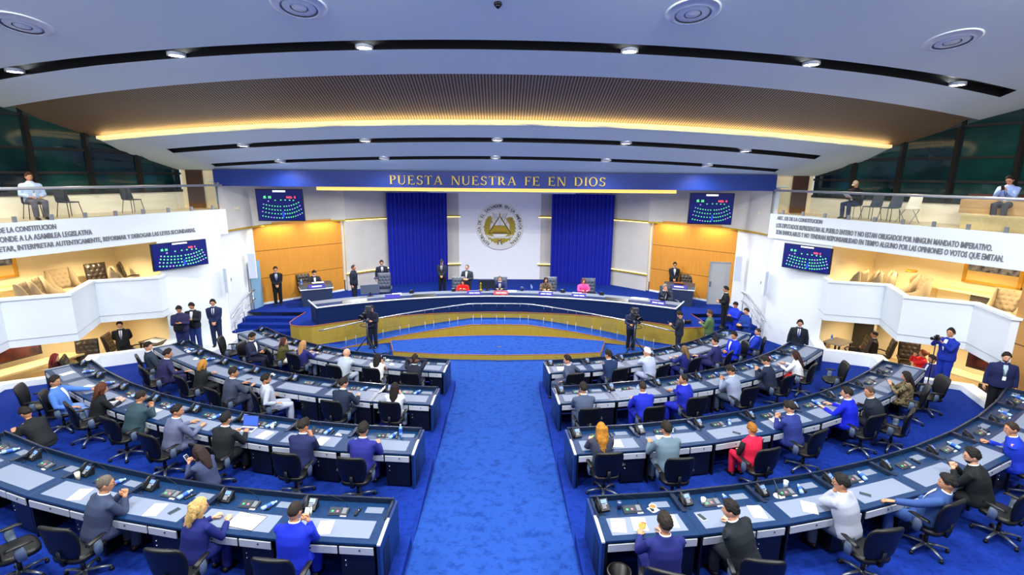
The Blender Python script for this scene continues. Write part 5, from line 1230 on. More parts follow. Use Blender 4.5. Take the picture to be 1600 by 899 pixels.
for nm, ang in (('left', A0_), ('right', A1_)):
    p = [arcpts(d, ang, ang, 1)[0] for d in (.0, .86)]
    m = MB(); g = -1 if nm == 'left' else 1
    m.add([(*p[0], 0), (*p[1], 0), (*p[1], .82), (*p[0], .70), (p[0][0]+g*.06, p[0][1]+.01, 0), (p[1][0]+g*.06, p[1][1]+.01, 0), (p[1][0]+g*.06, p[1][1]+.01, .82), (p[0][0]+g*.06, p[0][1]+.01, .70)], [(0, 1, 2, 3), (4, 7, 6, 5), (0, 4, 5, 1), (2, 6, 7, 3), (1, 5, 6, 2), (0, 3, 7, 4)])
    m.build('end_panel', mat('presidium_navy', '#0b2350', .55, spec=.2), pd)
    m = MB(); m.tube([(*arcpts(-.06, ang, ang, 1)[0], .72), (*arcpts(.48, ang*1.01, ang, 1)[0], .80), (*arcpts(.86, ang*1.015, ang, 1)[0], .85)], .03, 6); m.build('white_trim', mat('trim_white', '#dfe5ee', .35), pd)
def on_desk(x, dr): return (x, stagearc(x, dr), 1.606, math.pi-math.atan2(x-STC[0], stagearc(x)-STC[1]))
plate_blue = mat('nameplate_blue', '#14149c', .4); plate_red = mat('nameplate_red', '#c62836', .4)
def nameplate(x, m_, label, txt=True):
    y = stagearc(x, .13); a = -math.atan2(x-STC[0], y-STC[1])
    t = thing('name_plate', label, 'name plate', (x, y-.02, 1.555), a)
    B = Matrix.Rotation(R_(-25), 4, 'X')
    MB().box((0, 0, .09), (.62, .025, .17), 0, B).build('plate', m_, t)
    if txt:
        q = MB()
        for k, (xx, w) in enumerate(((-.11, .20), (.13, .22))): q.box((xx, -.0135, .085), (w, .002, .05), 0, B)
        q.build('lettering', mat('plate_lettering', '#d8daf2', .5), t)
nameplate(-4.55, plate_blue, 'plain blue name plate near the left end of the stage desk', False)
nameplate(-1.17, plate_blue, 'blue name plate before the woman in red')
nameplate(.0, plate_red, 'red name plate before the man at the centre of the stage desk')
nameplate(1.95, plate_blue, 'blue name plate before the woman in patterned dress')
nameplate(3.35, plate_blue, 'blue name plate before the woman in pink')
nameplate(6.4, plate_blue, 'blue name plate near the right end of the stage desk')
# black inset fold-down screens on the sloped panel
for x, l in ((-6.0, 'left'), (-3.3, 'centre left'), (4.9, 'right')):
    y = stagearc(x, .18); a = -math.atan2(x-STC[0], y-STC[1])
    t = thing('inset_screen', 'flat black inset panel on the %s part of the stage desk' % l, 'screen', (x, y, 1.535), a)
    MB().box((0, 0, .05), (1.0, .20, .03), 0, Matrix.Rotation(R_(25), 4, 'X')).build('panel', black_plastic, t)
def monitor(x, y, z, rz, label, w=.55, h=.33, m_=None):
    t = thing('computer_monitor', label, 'monitor', (x, y, z), rz)
    MB().box((0, 0, h/2+.09), (w, .035, h)).build('casing', m_ or black_plastic, t, bevel=.006)
    MB().box((0, .019, h/2+.09), (w*.94, .002, h*.9)).build('screen', scr_dark, t)
    m = MB(); m.box((0, -.03, .08), (.06, .02, .16)); m.box((0, 0, .008), (.24, .16, .016)); m.build('stand', black_plastic, t)
x, y, z, a = on_desk(-.62, .70); monitor(x, y, z, 0.05, 'black computer monitor on the stage desk left of the centre man', .72, .40, mat('monitor_dark', '#1b232b', .3))
x, y, z, a = on_desk(-5.55, .70); monitor(x, y, z, R_(22), 'grey computer monitor near the left end of the stage desk', .78, .40, mat('monitor_grey', '#4f5a70', .4))
# small things on the stage desk
def desk_doc(x, dr, label, w=.4, d=.28):
    xx, y, z, a = on_desk(x, dr); o = MB().box((0, 0, .004), (w, d, .008)).build('paper_stack', paper, None, (xx, y, z), -math.atan2(x, 13)); MB().box((0, .0, .0085), (w*.8, d*.1, .001)).build('header_line', mat('print_grey', '#8c8f98', .8), o); tag(o, label, 'papers')
desk_doc(-4.5, .68, 'white papers before the empty tufted chair on the stage desk'); desk_doc(.5, .62, 'white papers right of the man at the centre of the stage desk')
desk_doc(2.05, .66, 'white papers before the woman in patterned dress'); desk_doc(5.9, .66, 'white papers near the right end of the stage desk', .7, .3); desk_doc(3.35, .66, 'white papers before the woman in pink')
def stage_phone(x, label): xx, y, z, a = on_desk(x, .68); put(PHONE, xx, y, z, math.pi-math.atan2(x, 13), label)
for x, l in ((-2.1, 'left of the woman in red'), (-3.9, 'right of the empty tufted chair'), (2.75, 'right of the woman in patterned dress'), (4.4, 'right of the woman in pink'), (6.75, 'at the right end')):
    stage_phone(x, 'black desk telephone on the stage desk, ' + l)
xx, y, z, a = on_desk(.95, .75); t = thing('pen_cup', 'dark blue cup on the stage desk right of the centre man', 'cup', (xx, y, z))
MB().lathe([(0, 0), (.07, 0), (.08, .17), (.07, .17), (.06, .01), (0, .01)], 16).build('cup_body', mat('cobalt_cup', '#17265e', .3), t); MB().tube([(.05, 0, .1), (.12, 0, .12), (.12, 0, .05), (.06, 0, .04)], .012, 6).build('handle', mat('cobalt_cup', '#17265e', .3), t)
xx, y, z, a = on_desk(-.75+.12, .55)
t = thing('gold_statuette', 'small gold statuette on the stage desk beside the monitor', 'ornament', (-.78+.1, stagearc(-.7, .5)+.02, z)) 
t.location = (-.92+.02+.0, stagearc(-.9, .62), z)
MB().lathe([(0, 0), (.09, 0), (.085, .05), (.03, .07), (.05, .16), (.06, .22), (.03, .28), (.045, .33), (.02, .38), (0, .39)], 14).build('figure', gold, t); MB().box((0, 0, .03), (.2, .2, .06)).build('plinth', gold, t)
xx, y, z, a = on_desk(2.55-.9, .6); t = thing('table_flag', 'small blue and white flag on the stage desk', 'flag', (1.33, stagearc(1.33, .6), z))
MB().tube([(0, 0, 0), (0, 0, .36)], .006, 6).build('pole', steel, t); m = MB(); m.grid([[(.0, 0, .34), (.04, .02, .30), (.09, 0, .22)], [(.0, 0, .2), (.03, .02, .17), (.07, 0, .10)]], 0); m.build('cloth', mat('flag_cloth', '#7f9fe0', .7), t); MB().lathe([(0, 0), (.04, 0), (.03, .02), (0, .02)], 12).build('foot', steel, t)
# ---------------------------------------------------------------- tufted chairs
def tuft_back(mb, w, h, th, z0, y0, rec, nx=4, nz=5, dep=.03, mi=0, curve=.0, taper=1.):
    NX, NZ = 28, 30
    def front(u, v):
        x = (u-.5)*w*(1-(1-taper)*v); z = z0+h*v; yb = y0-rec*v+curve*(2*u-1)**2
        su = u*nx; sv = v*nz; sh = .5 if int(sv) % 2 else 0.
        d = math.exp(-(((su+sh) % 1-.5)**2+(sv % 1-.5)**2)/.045)
        ed = min(1, 8*min(u, 1-u), 8*min(v, 1-v))**.5
        return (x, yb+th*.5*ed-dep*d*ed, z)
    F = [[front(i/NX, j/NZ) for i in range(NX+1)] for j in range(NZ+1)]
    mb.grid(F, mi, True)
    mb.grid([[((i/NX-.5)*w*(1-(1-taper)*j/NZ), y0-rec*j/NZ+curve*(2*i/NX-1)**2-th*.5*min(1, 8*min(i/NX, 1-i/NX), 8*min(j/NZ, 1-j/NZ))**.5, z0+h*j/NZ) for i in range(NX+1)] for j in range(NZ+1)], mi, True)
def buttons(mb, w, h, th, z0, y0, rec, nx, nz, dep):
    for j in range(nz):
        v = (j+.5)/nz; sh = .5 if j % 2 else 0
        for i in range(nx+1):
            u = (i+.5-sh)/nx
            if .05 < u < .95: mb.ell(((u-.5)*w, y0-rec*v+th*.5-dep*.75, z0+h*v), (.013, .010, .013), 0, 8, 6)
slate_leather = mat('slate_leather', '#3c465a', .38, bump=.1, scale=90)
brown_leather = mat('dark_brown_leather', '#2c2119', .36, bump=.1, scale=90)
def make_exec(name, lm, wood_arms=True, h=.68):
    t = thing(name, 'x', 'armchair')
    m = MB(); tuft_back(m, .62, h, .13, .50, -.24, .14); m.build('backrest', lm, t)
    m = MB(); buttons(m, .62, h, .13, .50, -.24, .14, 4, 5, .03); m.build('back_button', mat('button_dark', '#14120f', .4), t)
    m = MB(); m.rings([[(x*sc, y*sc+.02, z) for x, y in rrect(.60, .54, 20, 4)] for z, sc in ((.36, .9), (.40, 1), (.47, 1), (.50, .9))], 0, True); m.build('seat', lm, t)
    for sx in (-1, 1):
        m = MB(); m.tube([(sx*.31, -.24, .60), (sx*.34, -.05, .64), (sx*.34, .16, .63), (sx*.33, .24, .57), (sx*.31, .18, .46), (sx*.28, .05, .40)], [(.022, .035)]*6, 8); m.build('armrest', mat('arm_wood', '#3b2417', .35) if wood_arms else lm, t)
    m = MB(); m.lathe([(0, .06), (.03, .06), (.03, .36), (0, .36)], 12); m.build('column', dark_metal, t)
    m = MB()
    for k in range(5):
        a = k*2*math.pi/5+.4; m.tube([(0, 0, .09), (.32*math.cos(a), .32*math.sin(a), .045)], [(.025, .03), (.018, .022)], 8)
    m.build('star_base', dark_metal, t); return t
EXS = make_exec('tufted_chair', slate_leather, False, .74); EXB = make_exec('tufted_chair', brown_leather)
def facing(x, y, tx, ty): return math.atan2(ty-y, tx-x)-math.pi/2
for x, y, hd, l in [(-5.55, 23.6, 190, 'empty slate tufted chair before the man holding papers on stage'), (-1.95, 22.75, 182, 'slate tufted chair behind the woman in red'), (-.02, 22.75, 180, 'slate tufted high back chair of the centre man'), (2.3, 22.85, 176, 'slate tufted chair behind the woman in patterned dress'),
   (4.05, 22.6, 174, 'slate tufted chair behind the woman in pink'), (7.3, 21.1, 192, 'slate tufted chair of the grey haired man at the right end')]:
    put(EXS, x, y, .8, R_(hd), l)
put(EXB, -9.25, 23.55, .8, R_(215), 'dark tufted chair of the young man at the left side lectern')
put(EXB, 9.05, 23.95, .8, R_(160), 'empty dark tufted chair behind the right side lectern')
# ---------------------------------------------------------------- side lecterns
def lectern(x, y, rz, label, pl):
    t = thing('side_lectern', label, 'lectern desk', (x, y, .8), rz)
    nav = mat('lectern_slate', '#2c3a55', .45)
    m = MB(); m.rings([[(sx*.62, -.30, 0), (sx*.62, .30, 0), (sx*.66, .36, .78), (sx*.66, -.36, .78)] for sx in (-1, 1)], 0, False); m.build('base', nav, t, bevel=.006)
    MB().box((0, 0, .80), (1.42, .80, .045)).build('white_trim', mat('trim_white', '#dfe5ee', .35), t, bevel=.004)
    m = MB(); m.rings([[(sx*.69, -.38, .82), (sx*.69, .38, .82), (sx*.69, .38, .99), (sx*.69, -.30, .94)] for sx in (-1, 1)], 0, False); m.build('desk_top', mat('lectern_dark', '#26303f', .4), t)
    o = thing('name_plate', pl, 'name plate', (x, y, 1.70), rz)
    c, s = math.cos(rz), math.sin(rz); o.location = (x+.41*s*1, y-.41*c*1, 1.66)
    MB().box((0, 0, .07), (.7, .03, .16), 0, Matrix.Rotation(R_(-20), 4, 'X')).build('plate', plate_blue, o); MB().box((0.0, -.016, .07), (.42, .002, .055), 0, Matrix.Rotation(R_(-20), 4, 'X')).build('lettering', mat('plate_lettering', '#d8daf2', .5), o)
    return t
lectern(-8.42, 22.65, R_(26), 'slate blue lectern desk at the left wooden wall of the stage', 'blue name plate on the left side lectern')
lectern(8.35, 22.95, R_(-22), 'slate blue lectern desk at the right wooden wall of the stage', 'blue name plate on the right side lectern')
o = MB().box((0, 0, .004), (.5, .3, .008)).build('paper_stack', paper, None, (-8.35, 22.75, 1.80), R_(26)); MB().box((0, 0, .0085), (.4, .03, .001)).build('header_line', mat('print_grey', '#8c8f98', .8), o); tag(o, 'white papers on the left side lectern', 'papers')
put(BOTTLE, -8.98, 22.45, 1.77, 0, 'upright water bottle on the left side lectern')
o = MB().box((0, 0, .015), (.42, .28, .03)).build('folder', mat('red_brown_folder', '#7c3f33', .5), None, (8.35, 23.05, 1.80), R_(-22), bevel=.004); MB().box((0, 0, .0305), (.3, .02, .001)).build('title_line', gold_paint, o); tag(o, 'red brown folder on the right side lectern', 'folder')
# ---------------------------------------------------------------- curtains
for (x0, y0), (x1, y1), l in (((-6.02, 27.05), (-2.98, 28.2), 'left'), ((2.78, 28.25), (6.0, 27.15), 'right')):
    t = thing('stage_curtain', 'royal blue pleated curtain %s of the coat of arms' % l, 'curtain', (0, 0, 0))
    L = math.hypot(x1-x0, y1-y0); ux, uy = (x1-x0)/L, (y1-y0)/L; N = 150
    P0, P1 = [], []
    for k in range(N+1):
        u = k/N; d = -.16-.08*math.sin(u*2*math.pi*16)-.012*math.sin(u*57)
        P0.append((x0+ux*L*u-uy*-d*-1*-1, y0+uy*L*u+ux*d*1, .8)); P1.append((x0+ux*L*u, y0+uy*L*u+d, 5.72))
    P0 = [(p[0], q[1], .8) for p, q in zip(P1, P1)]
    m = MB(); m.grid([P0, [(a[0], a[1], 3.2) for a in P1], P1], 0, True); m.build('curtain_cloth', curtain_mat, t)
    MB().tube([(x0, y0-.15, 5.74), (x1, y1-.15, 5.74)], .03, 8).build('curtain_rail', steel, t)
# ---------------------------------------------------------------- header lettering: serif capitals drawn stroke by stroke
def serif(ch):
    """polygons of a roman capital, height 1; thick .13, thin .055, serifs .03"""
    T, n, s = .135, .058, .032; P = []
    def bar(x, y0=0, y1=1, w=T): P.append([(x, y0), (x+w, y0), (x+w, y1), (x, y1)])
    def srf(x, y, w=T, e=.07): P.append([(x-e, y), (x+w+e, y), (x+w+e, y+s), (x-e, y+s)])
    def stem(x, w=T): bar(x, 0, 1, w); srf(x, 0, w); srf(x, 1-s, w)
    def hb(x0, x1, y, h=n): P.append([(x0, y), (x1, y), (x1, y+h), (x0, y+h)])
    def diag(xa, ya, xb, yb, w): P.append([(xa, ya), (xa+w, ya), (xb+w, yb), (xb, yb)])
    def bowl(cx, cy, rx, ry, a0, a1, tk=T, tn=n, N=14):
        o, i = [], []
        for k in range(N+1):
            a = a0+(a1-a0)*k/N; w = tn+(tk-tn)*abs(math.cos(a))
            o.append((cx+rx*math.cos(a), cy+ry*math.sin(a))); i.append((cx+(rx-w)*math.cos(a), cy+(ry-(tn+(tk-tn)*abs(math.cos(a))*.5))*math.sin(a)))
        for k in range(N): P.append([o[k], o[k+1], i[k+1], i[k]])
    h = math.pi/2
    if ch == 'I': stem(.07); return P, .28
    if ch == 'P': stem(.07); bowl(.30, .735, .28, .265, -h, h); hb(.15, .31, 1-n); hb(.15, .31, .47); return P, .62
    if ch == 'R': stem(.07); bowl(.30, .735, .27, .265, -h, h); hb(.15, .31, 1-n); hb(.15, .31, .47); diag(.55, 0, .28, .49, .15); srf(.56, 0, .14, .04); return P, .78
    if ch == 'U': bar(.07, .3, 1); srf(.07, 1-s); bar(.62, .3, 1, n); srf(.62, 1-s, n, .08); bowl(.375, .32, .305, .33, math.pi, 2*math.pi, .10, n); return P, .80
    if ch in 'EF':
        stem(.07); hb(.15, .56, 1-n); P.append([(.53, .80), (.57, .80), (.57, 1), (.53, 1)]); hb(.15, .46, .49); P.append([(.44, .42), (.47, .42), (.47, .60), (.44, .60)])
        if ch == 'E': hb(.15, .60, 0); P.append([(.575, 0), (.625, 0), (.64, .20), (.60, .20)])
        return P, .68 if ch == 'E' else .62
    if ch == 'S':
        bowl(.31, .745, .245, .255, .35, 1.5*math.pi, .12, n); bowl(.31, .255, .265, .265, -math.pi*.86, h, .12, n); P.append([(.52, .74), (.555, .74), (.555, 1), (.52, .92)]); P.append([(.04, 0), (.075, .08), (.075, .27), (.04, .27)]); return P, .62
    if ch == 'T': stem(.29); hb(.02, .70, 1-n); P.append([(.02, .78), (.05, .78), (.07, 1), (.02, 1)]); P.append([(.70, .78), (.67, .78), (.65, 1), (.70, 1)]); return P, .73
    if ch == 'A': diag(.06, 0, .36, 1, n); diag(.62, 0, .34, 1, T); hb(.19, .62, .32); srf(.06, 0, n, .08); srf(.62, 0, T, .07); return P, .82
    if ch == 'N': bar(.10, 0, 1, n); srf(.10, 0, n, .08); srf(.06, 1-s, n+.05, .05); diag(.63, -.02, .10, 1, T); bar(.70, 0, 1, n); srf(.70, 1-s, n, .08); return P, .86
    if ch == 'D': stem(.07); bowl(.30, .5, .45, .5, -h, h); hb(.15, .32, 1-n); hb(.15, .32, 0); return P, .82
    if ch == 'O': bowl(.42, .5, .39, .52, 0, 2*math.pi, T, n, 26); return P, .85
    return P, .42
hl = thing('raised_lettering', 'gold raised letters PUESTA NUESTRA FE EN DIOS on the blue header', 'lettering', (0, 20.08, 6.29))
phrase = 'PUESTA NUESTRA FE EN DIOS'; hgt = .34; sp = .105
tot = sum((serif(c)[1]+sp if c != ' ' else .62) for c in phrase)-sp; kx = 8.40/(tot*hgt)
x = -4.33
for c_ in phrase:
    if c_ == ' ': x += .62*hgt*kx; continue
    P, w = serif(c_); m = MB()
    for poly in P: m.add([(x+px*hgt*kx, -.03, py*hgt) for px, py in poly]+[(x+px*hgt*kx, .02, py*hgt) for px, py in poly], [tuple(range(len(poly))), tuple(range(2*len(poly)-1, len(poly)-1, -1))]+[(i, (i+1) % len(poly), len(poly)+(i+1) % len(poly), len(poly)+i) for i in range(len(poly))])
    m.build('letter', mat('letter_gold', '#d9c168', .28, .6), hl); x += (w+sp)*hgt*kx
# ---------------------------------------------------------------- coat of arms
em = thing('coat_of_arms', 'round white and gold coat of arms on the white back wall', 'emblem', (-.08, 28.56, 3.83))
FM = Matrix(((1, 0, 0, 0), (0, 0, 1, 0), (0, 1, 0, 0), (0, 0, 0, 1)))  # (x,y,z) -> (x, depth z, height y); depth is towards the wall
def emb(m, name, mt): return m.build(name, mt, em)
m = MB(); m.lathe([(0, .04), (1.32, .04), (1.32, -.02), (1.28, -.05), (0, -.05)], 64, 0, FM); emb(m, 'disc', mat('emblem_cream', '#f3f3ec', .4))
em_gold = mat('emblem_gold', '#bb9f2c', .4, .1); em_dark = mat('emblem_letters', '#565a4c', .5); em_green = mat('emblem_leaf', '#b3a138', .5, .05); em_lt = mat('emblem_pale', '#d3d8dc', .5)
m = MB(); m.rings([[(r*math.cos(a), z, r*math.sin(a)) for r, z in ((1.0, -.05), (1.02, -.062), (1.035, -.05))] for a in np.linspace(0, 2*math.pi, 65)], 0, False, False, None, False); emb(m, 'inner_ring', em_lt)
txt = 'REPÚBLICA DE EL SALVADOR EN LA AMÉRICA CENTRAL'; n = len(txt)
m = MB()
for i, ch in enumerate(txt):
    if ch == ' ': continue
    a = R_(236)-R_(292)*i/(n-1)
    vs, fs = text_mb(ch, .235, .008, 'CENTER', bold=.004)
    q = FM @ Matrix.Rotation(a-math.pi/2, 4, 'Z') @ Matrix.Translation((0, 1.08, -.055))
    m.add(vs, fs, 0, False, q)
emb(m, 'ring_lettering', em_dark)
def ebar(m, x0, y0, x1, y1, w, d=-.075, th=.02):
    dx, dy = x1-x0, y1-y0; L = math.hypot(dx, dy); nx, ny = -dy/L*w/2, dx/L*w/2
    vs = [(x0+nx, y0+ny), (x0-nx, y0-ny), (x1-nx, y1-ny), (x1+nx, y1+ny)]
    m.add([(a, d, b) for a, b in vs]+[(a, d+th, b) for a, b in vs], [(0, 1, 2, 3), (7, 6, 5, 4), (0, 4, 5, 1), (1, 5, 6, 2), (2, 6, 7, 3), (3, 7, 4, 0)])
# laurel wreath of leaves
m = MB(); rn = random.Random(5)
for k in range(64):
    side_ = -1 if k % 2 else 1; t_ = (k//2)/31; a = R_(-82+128*t_)
    for rr in (.66, .80):
        r = rr+.04*math.sin(k*2.1); cx, cy = side_*r*math.cos(a)*1.0, r*math.sin(a)-.05; da = (a+math.pi/2*1.0+rn.uniform(-.5, .5)+(.5 if rr > .7 else -.5)); da = da if side_ > 0 else math.pi-da
        L, w = .145, .062; c, s = math.cos(da), math.sin(da)
        pts = [(cx-c*L, cy-s*L), (cx-s*w, cy+c*w), (cx+c*L, cy+s*L), (cx+s*w, cy-c*w)]
        z = -.06-.01*(k % 3); m.add([(*[p[0]], z, p[1]) for p in pts]+[(cx, z-.03, cy)], [(0, 1, 4), (1, 2, 4), (2, 3, 4), (3, 0, 4)])
emb(m, 'laurel_wreath', em_green)
# flags left and right behind the triangle
m = MB()
for sx in (-1, 1):
    for a in (28, 50):
        ca, sa = math.sin(R_(a))*sx, math.cos(R_(a)); ebar(m, ca*.1, -.1, ca*.92, sa*.92-.02, .022)
    ebar(m, 0, .2, 0, .80, .02)
emb(m, 'flag_poles', em_gold)
m = MB()
for sx in (-1, 1):
    for a, L in ((28, .88), (50, .86)):
        px, py = math.sin(R_(a))*sx*L, math.cos(R_(a))*L
        pts = [(px, py), (px-sx*.30, py-.06), (px-sx*.30, py-.34), (px-sx*.10, py-.30)]
        m.add([(x_, -.065, y_) for x_, y_ in pts]+[(sum(p[0] for p in pts)/4, -.085, sum(p[1] for p in pts)/4)], [(0, 1, 4), (1, 2, 4), (2, 3, 4), (3, 0, 4)])
emb(m, 'flags', em_lt)
m = MB()
tri = [(-.62, -.36), (.62, -.36), (0, .60)]
for i in range(3): ebar(m, *tri[i], *tri[(i+1) % 3], .06, -.10, .03)
emb(m, 'triangle_frame', mat('emblem_dark_gold', '#6e6424', .4, .4))
m = MB(); m.add([(-.56, -.085, -.33), (.56, -.085, -.33), (.30, -.085, .08), (-.30, -.085, .08)], [(0, 1, 2, 3)]); emb(m, 'triangle_field', em_gold)
m = MB(); m.add([(-.30, -.085, .08), (.30, -.085, .08), (0, -.085, .54)], [(0, 1, 2)]); m.lathe([(.0, 0), (.05, .02), (.06, .3), (.02, .46), (0, .5)], 10, 0, Matrix.Translation((0, -.10, .08))); emb(m, 'triangle_sky', mat('emblem_white', '#eef0ef', .5))
m = MB()
for k in range(4): m.lathe([(0, 0), (.10, 0), (.03, .14), (0, .15)], 10, 0, Matrix.Translation((-.32+.21*k, -.09, -.30)))
m.ell((0, -.10, .68), (.035, .02, .10)); emb(m, 'volcanoes', em_gold)
m = MB()
pts = [(-.72, -.50), (-.45, -.60), (0, -.56), (.45, -.60), (.72, -.50)]
m.rings([[(x_, -.10, y_-.06), (x_, -.10, y_+.06), (x_, -.085, y_+.06), (x_, -.085, y_-.06)] for x_, y_ in pts], 0, False); emb(m, 'ribbon', em_lt)
m = MB()
for sx in (-1, 1): m.tube([(0, -.08, -.80), (sx*.10, -.08, -.74), (sx*.16, -.08, -.82), (sx*.05, -.08, -.84), (sx*.12, -.08, -1.0)], .025, 6)
emb(m, 'bow', mat('emblem_dark_gold', '#6e6424', .4, .4))
# ================================================================== SCREENS, SPEAKERS, CAMERAS
scr_bg = mat('vote_screen_navy', '#0a1560', .25, emit=.45); scr_bar = mat('vote_screen_white', '#eef2ff', .3, emit=1.2)
dot_g = mat('vote_dot_green', (.12, .75, .25), .4, emit=.75); dot_p = mat('vote_dot_purple', (.42, .30, .80), .4, emit=.7); txt_g = mat('vote_text_green', (.15, .85, .30), .4, emit=1.3); txt_r = mat('vote_text_red', (.95, .10, .12), .4, emit=1.4)
scr_aisle = mat('vote_screen_blue', '#1d3fc0', .3, emit=.7)
def vote_screen(c, w, h, xdir, label, tilt=0.):
    """built in its own frame: x right, z up, front faces -y"""
    t = thing('voting_screen', label, 'screen', c, math.atan2(xdir[1], xdir[0]))
    T = Matrix.Rotation(R_(tilt), 4, 'X')
    MB().box((0, .04, 0), (w, .07, h), 0, T).build('casing', black_plastic, t, bevel=.008)
    sc = MB().box((0, .003, 0), (w*.97, .006, h*.95), 0, T).build('display', scr_bg, t)
    X = lambda u: (u-480)/300*w; Z = lambda v: (250-v)/213*h
    def ell_(m, u, v, r=.020): m.add([(X(u)+r*w*.78*math.cos(a), -.004, Z(v)+r*w*.66*math.sin(a)) for a in np.linspace(0, 2*math.pi, 11)[:-1]], [tuple(range(10))], 0, False, T)
    G, P = MB(), MB()
    top = [(407, 223, 1), (451, 217, 0), (487, 215, 0), (515, 215, 0), (543, 216, 0), (567, 217, 0)]
    rows = [(375, 480, 243, 258, 7, (0,)), (371, 479, 267, 283, 7, ()), (364, 480, 292, 308, 7, (0,)), (362, 485, 321, 335, 8, (3, 4)),
            (504, 598, 257, 231, 7, (2,)), (506, 604, 283, 253, 7, (3, 6)), (506, 611, 307, 276, 8, (7,)), (512, 616, 332, 302, 8, (5, 6))]
    for u, v, p in top: ell_(P if p else G, u, v)
    for u0, u1, v0, v1, n, pp in rows:
        for k in range(n):
            f = k/(n-1); b = f*(2-f) if u0 < 480 else f*f
            ell_(P if k in pp else G, u0+(u1-u0)*f, v0+(v1-v0)*b)
    G.build('green_vote_dots', dot_g, sc); P.build('purple_vote_dots', dot_p, sc)
    m = MB(); m.add([(X(490), -.003, Z(290)), (X(500), -.003, Z(290)), (X(500), -.003, Z(335)), (X(486), -.003, Z(335))], [(0, 1, 2, 3)], 0, False, T); m.build('aisle_mark', scr_aisle, sc)
    m = MB(); m.add([(X(440), -.004, Z(152)), (X(520), -.004, Z(152)), (X(520), -.004, Z(163)), (X(440), -.004, Z(163))], [(0, 1, 2, 3)], 0, False, T); m.build('title_bar', scr_bar, sc)
    for tx, u, mm, nm in (('SÍ:  55', 378, txt_g, 'yes_count'), ('NO:  0', 524, txt_r, 'no_count')):
        vs, fs = text_mb(tx, .095*h, .001, bold=.003); m = MB(); m.add([(X(u)+v.x, -.004, Z(204)+v.y) for v in vs], fs, 0, False, T); m.build(nm, mm, sc)
    return t
vote_screen((-9.42, 22.0, 5.33), 1.92, 1.36, (1, .10), 'voting screen on the grey bulkhead left of the stage', 4)
vote_screen((9.10, 22.0, 5.33), 1.86, 1.36, (1, -.14), 'voting screen on the grey bulkhead right of the stage', 4)
vote_screen((-11.28, 17.88, 3.83), 1.86, .93, (.58, 1.0), 'voting screen below the left balcony')
vote_screen((11.22, 18.18, 3.80), 1.78, .93, (.55, -1.0), 'voting screen below the right balcony')
def speaker(x, y, z, h, rz, label, w=.20):
    t = thing('column_speaker', label, 'loudspeaker', (x, y, z), rz)
    MB().box((0, 0, h/2), (w, .16, h)).build('cabinet', mat('speaker_white', '#dfe6f2', .5), t, bevel=.01)
    MB().box((0, -.082, h/2), (w*.86, .006, h*.96)).build('grille', mat('speaker_grille', '#c3cde0', .7), t)
    MB().box((0, .11, h*.5), (.06, .08, .12)).build('bracket', dark_metal, t)
speaker(-10.62, 19.45, 2.10, .98, R_(-25), 'white column speaker on the left wall beside the balcony screen', .19)
speaker(10.62, 19.72, 2.02, 1.0, R_(25), 'white column speaker on the right wall beside the balcony screen', .19)
speaker(-10.62, 21.5, 2.25, 1.1, R_(20), 'white column speaker by the left stage stairs', .30)
speaker(10.45, 21.75, 2.2, 1.12, R_(-20), 'white column speaker by the right stage stairs', .30)
def tv_camera(x, y, rz, label):
    t = thing('television_camera', label, 'camera', (x, y, 0), rz)
    m = MB()
    for k in range(3):
        a = math.pi/2+k*2*math.pi/3; m = MB(); m.tube([(.03*math.cos(a), .03*math.sin(a), .55), (.45*math.cos(a), .45*math.sin(a), .03)], [.022, .018], 8); m.build('tripod_leg', dark_metal, t)
    m = MB(); m.tube([(0, 0, .3), (0, 0, 1.12)], [.035, .03], 10); m.lathe([(0, 1.10), (.08, 1.10), (.08, 1.2), (0, 1.2)], 14); m.build('pedestal', mat('pedestal_grey', '#5d646d', .35, .6), t)
    m = MB(); m.tube([(.22*math.cos(a), .22*math.sin(a), .98) for a in np.linspace(0, 2*math.pi, 25)], .014, 6); m.build('steering_ring', black_plastic, t)
    MB().box((0, .04, 1.33), (.16, .40, .20)).build('camera_body', black_plastic, t, bevel=.012)
    m = MB(); m.lathe([(0, 0), (.07, 0), (.075, .16), (.09, .17), (.09, .28), (.07, .28), (.06, .25), (0, .25)], 18, 0, Matrix.Translation((0, -.16, 1.33)) @ Matrix.Rotation(R_(90), 4, 'X')); m.build('lens', mat('lens_black', '#0b0d12', .2), t)
    m = MB(); m.box((.03, .12, 1.53), (.20, .10, .14)); m.tube([(0, -.1, 1.44), (0, -.06, 1.50), (0, .1, 1.50), (0, .14, 1.44)], .014, 6); m.build('viewfinder', mat('viewfinder_grey', '#3a4048', .4), t)
    m = MB(); m.tube([(.06, .05, 1.18), (.14, .35, 1.08), (.16, .48, 1.08)], .013, 6); m.tube([(-.06, .05, 1.18), (-.13, .32, 1.14), (-.14, .40, 1.16)], .013, 6); m.build('pan_handle', black_plastic, t); t.scale = (1.1, 1.1, 1.13)
tv_camera(-5.05, 18.42, R_(-12), 'black television camera on a tripod left of the low blue platform')
tv_camera(5.1, 18.3, R_(6), 'black television camera on a tripod right of the low blue platform')
m = MB(); rn = random.Random(4)
for k, (cx, cy) in enumerate(((-4.6, 18.1), (-4.9, 17.7), (4.55, 18.1), (4.85, 17.6))):
    o = MB(); pts = [(.34*math.cos(a*1.7+k)+rn.uniform(-.12, .12), .24*math.sin(a*2.3+k)+rn.uniform(-.1, .1), .012+.012*(i % 3)) for i, a in enumerate(np.linspace(0, 6.2, 30))]
    o.tube(pts, .011, 6); tag(o.build('cable_coil', rubber, None, (cx, cy, .006)), ['black cable coil by the left camera tripod', 'black cable loop behind the left front row desks', 'black cable coil by the right camera tripod', 'black cable loop behind the right front row desks'][k], 'cable')
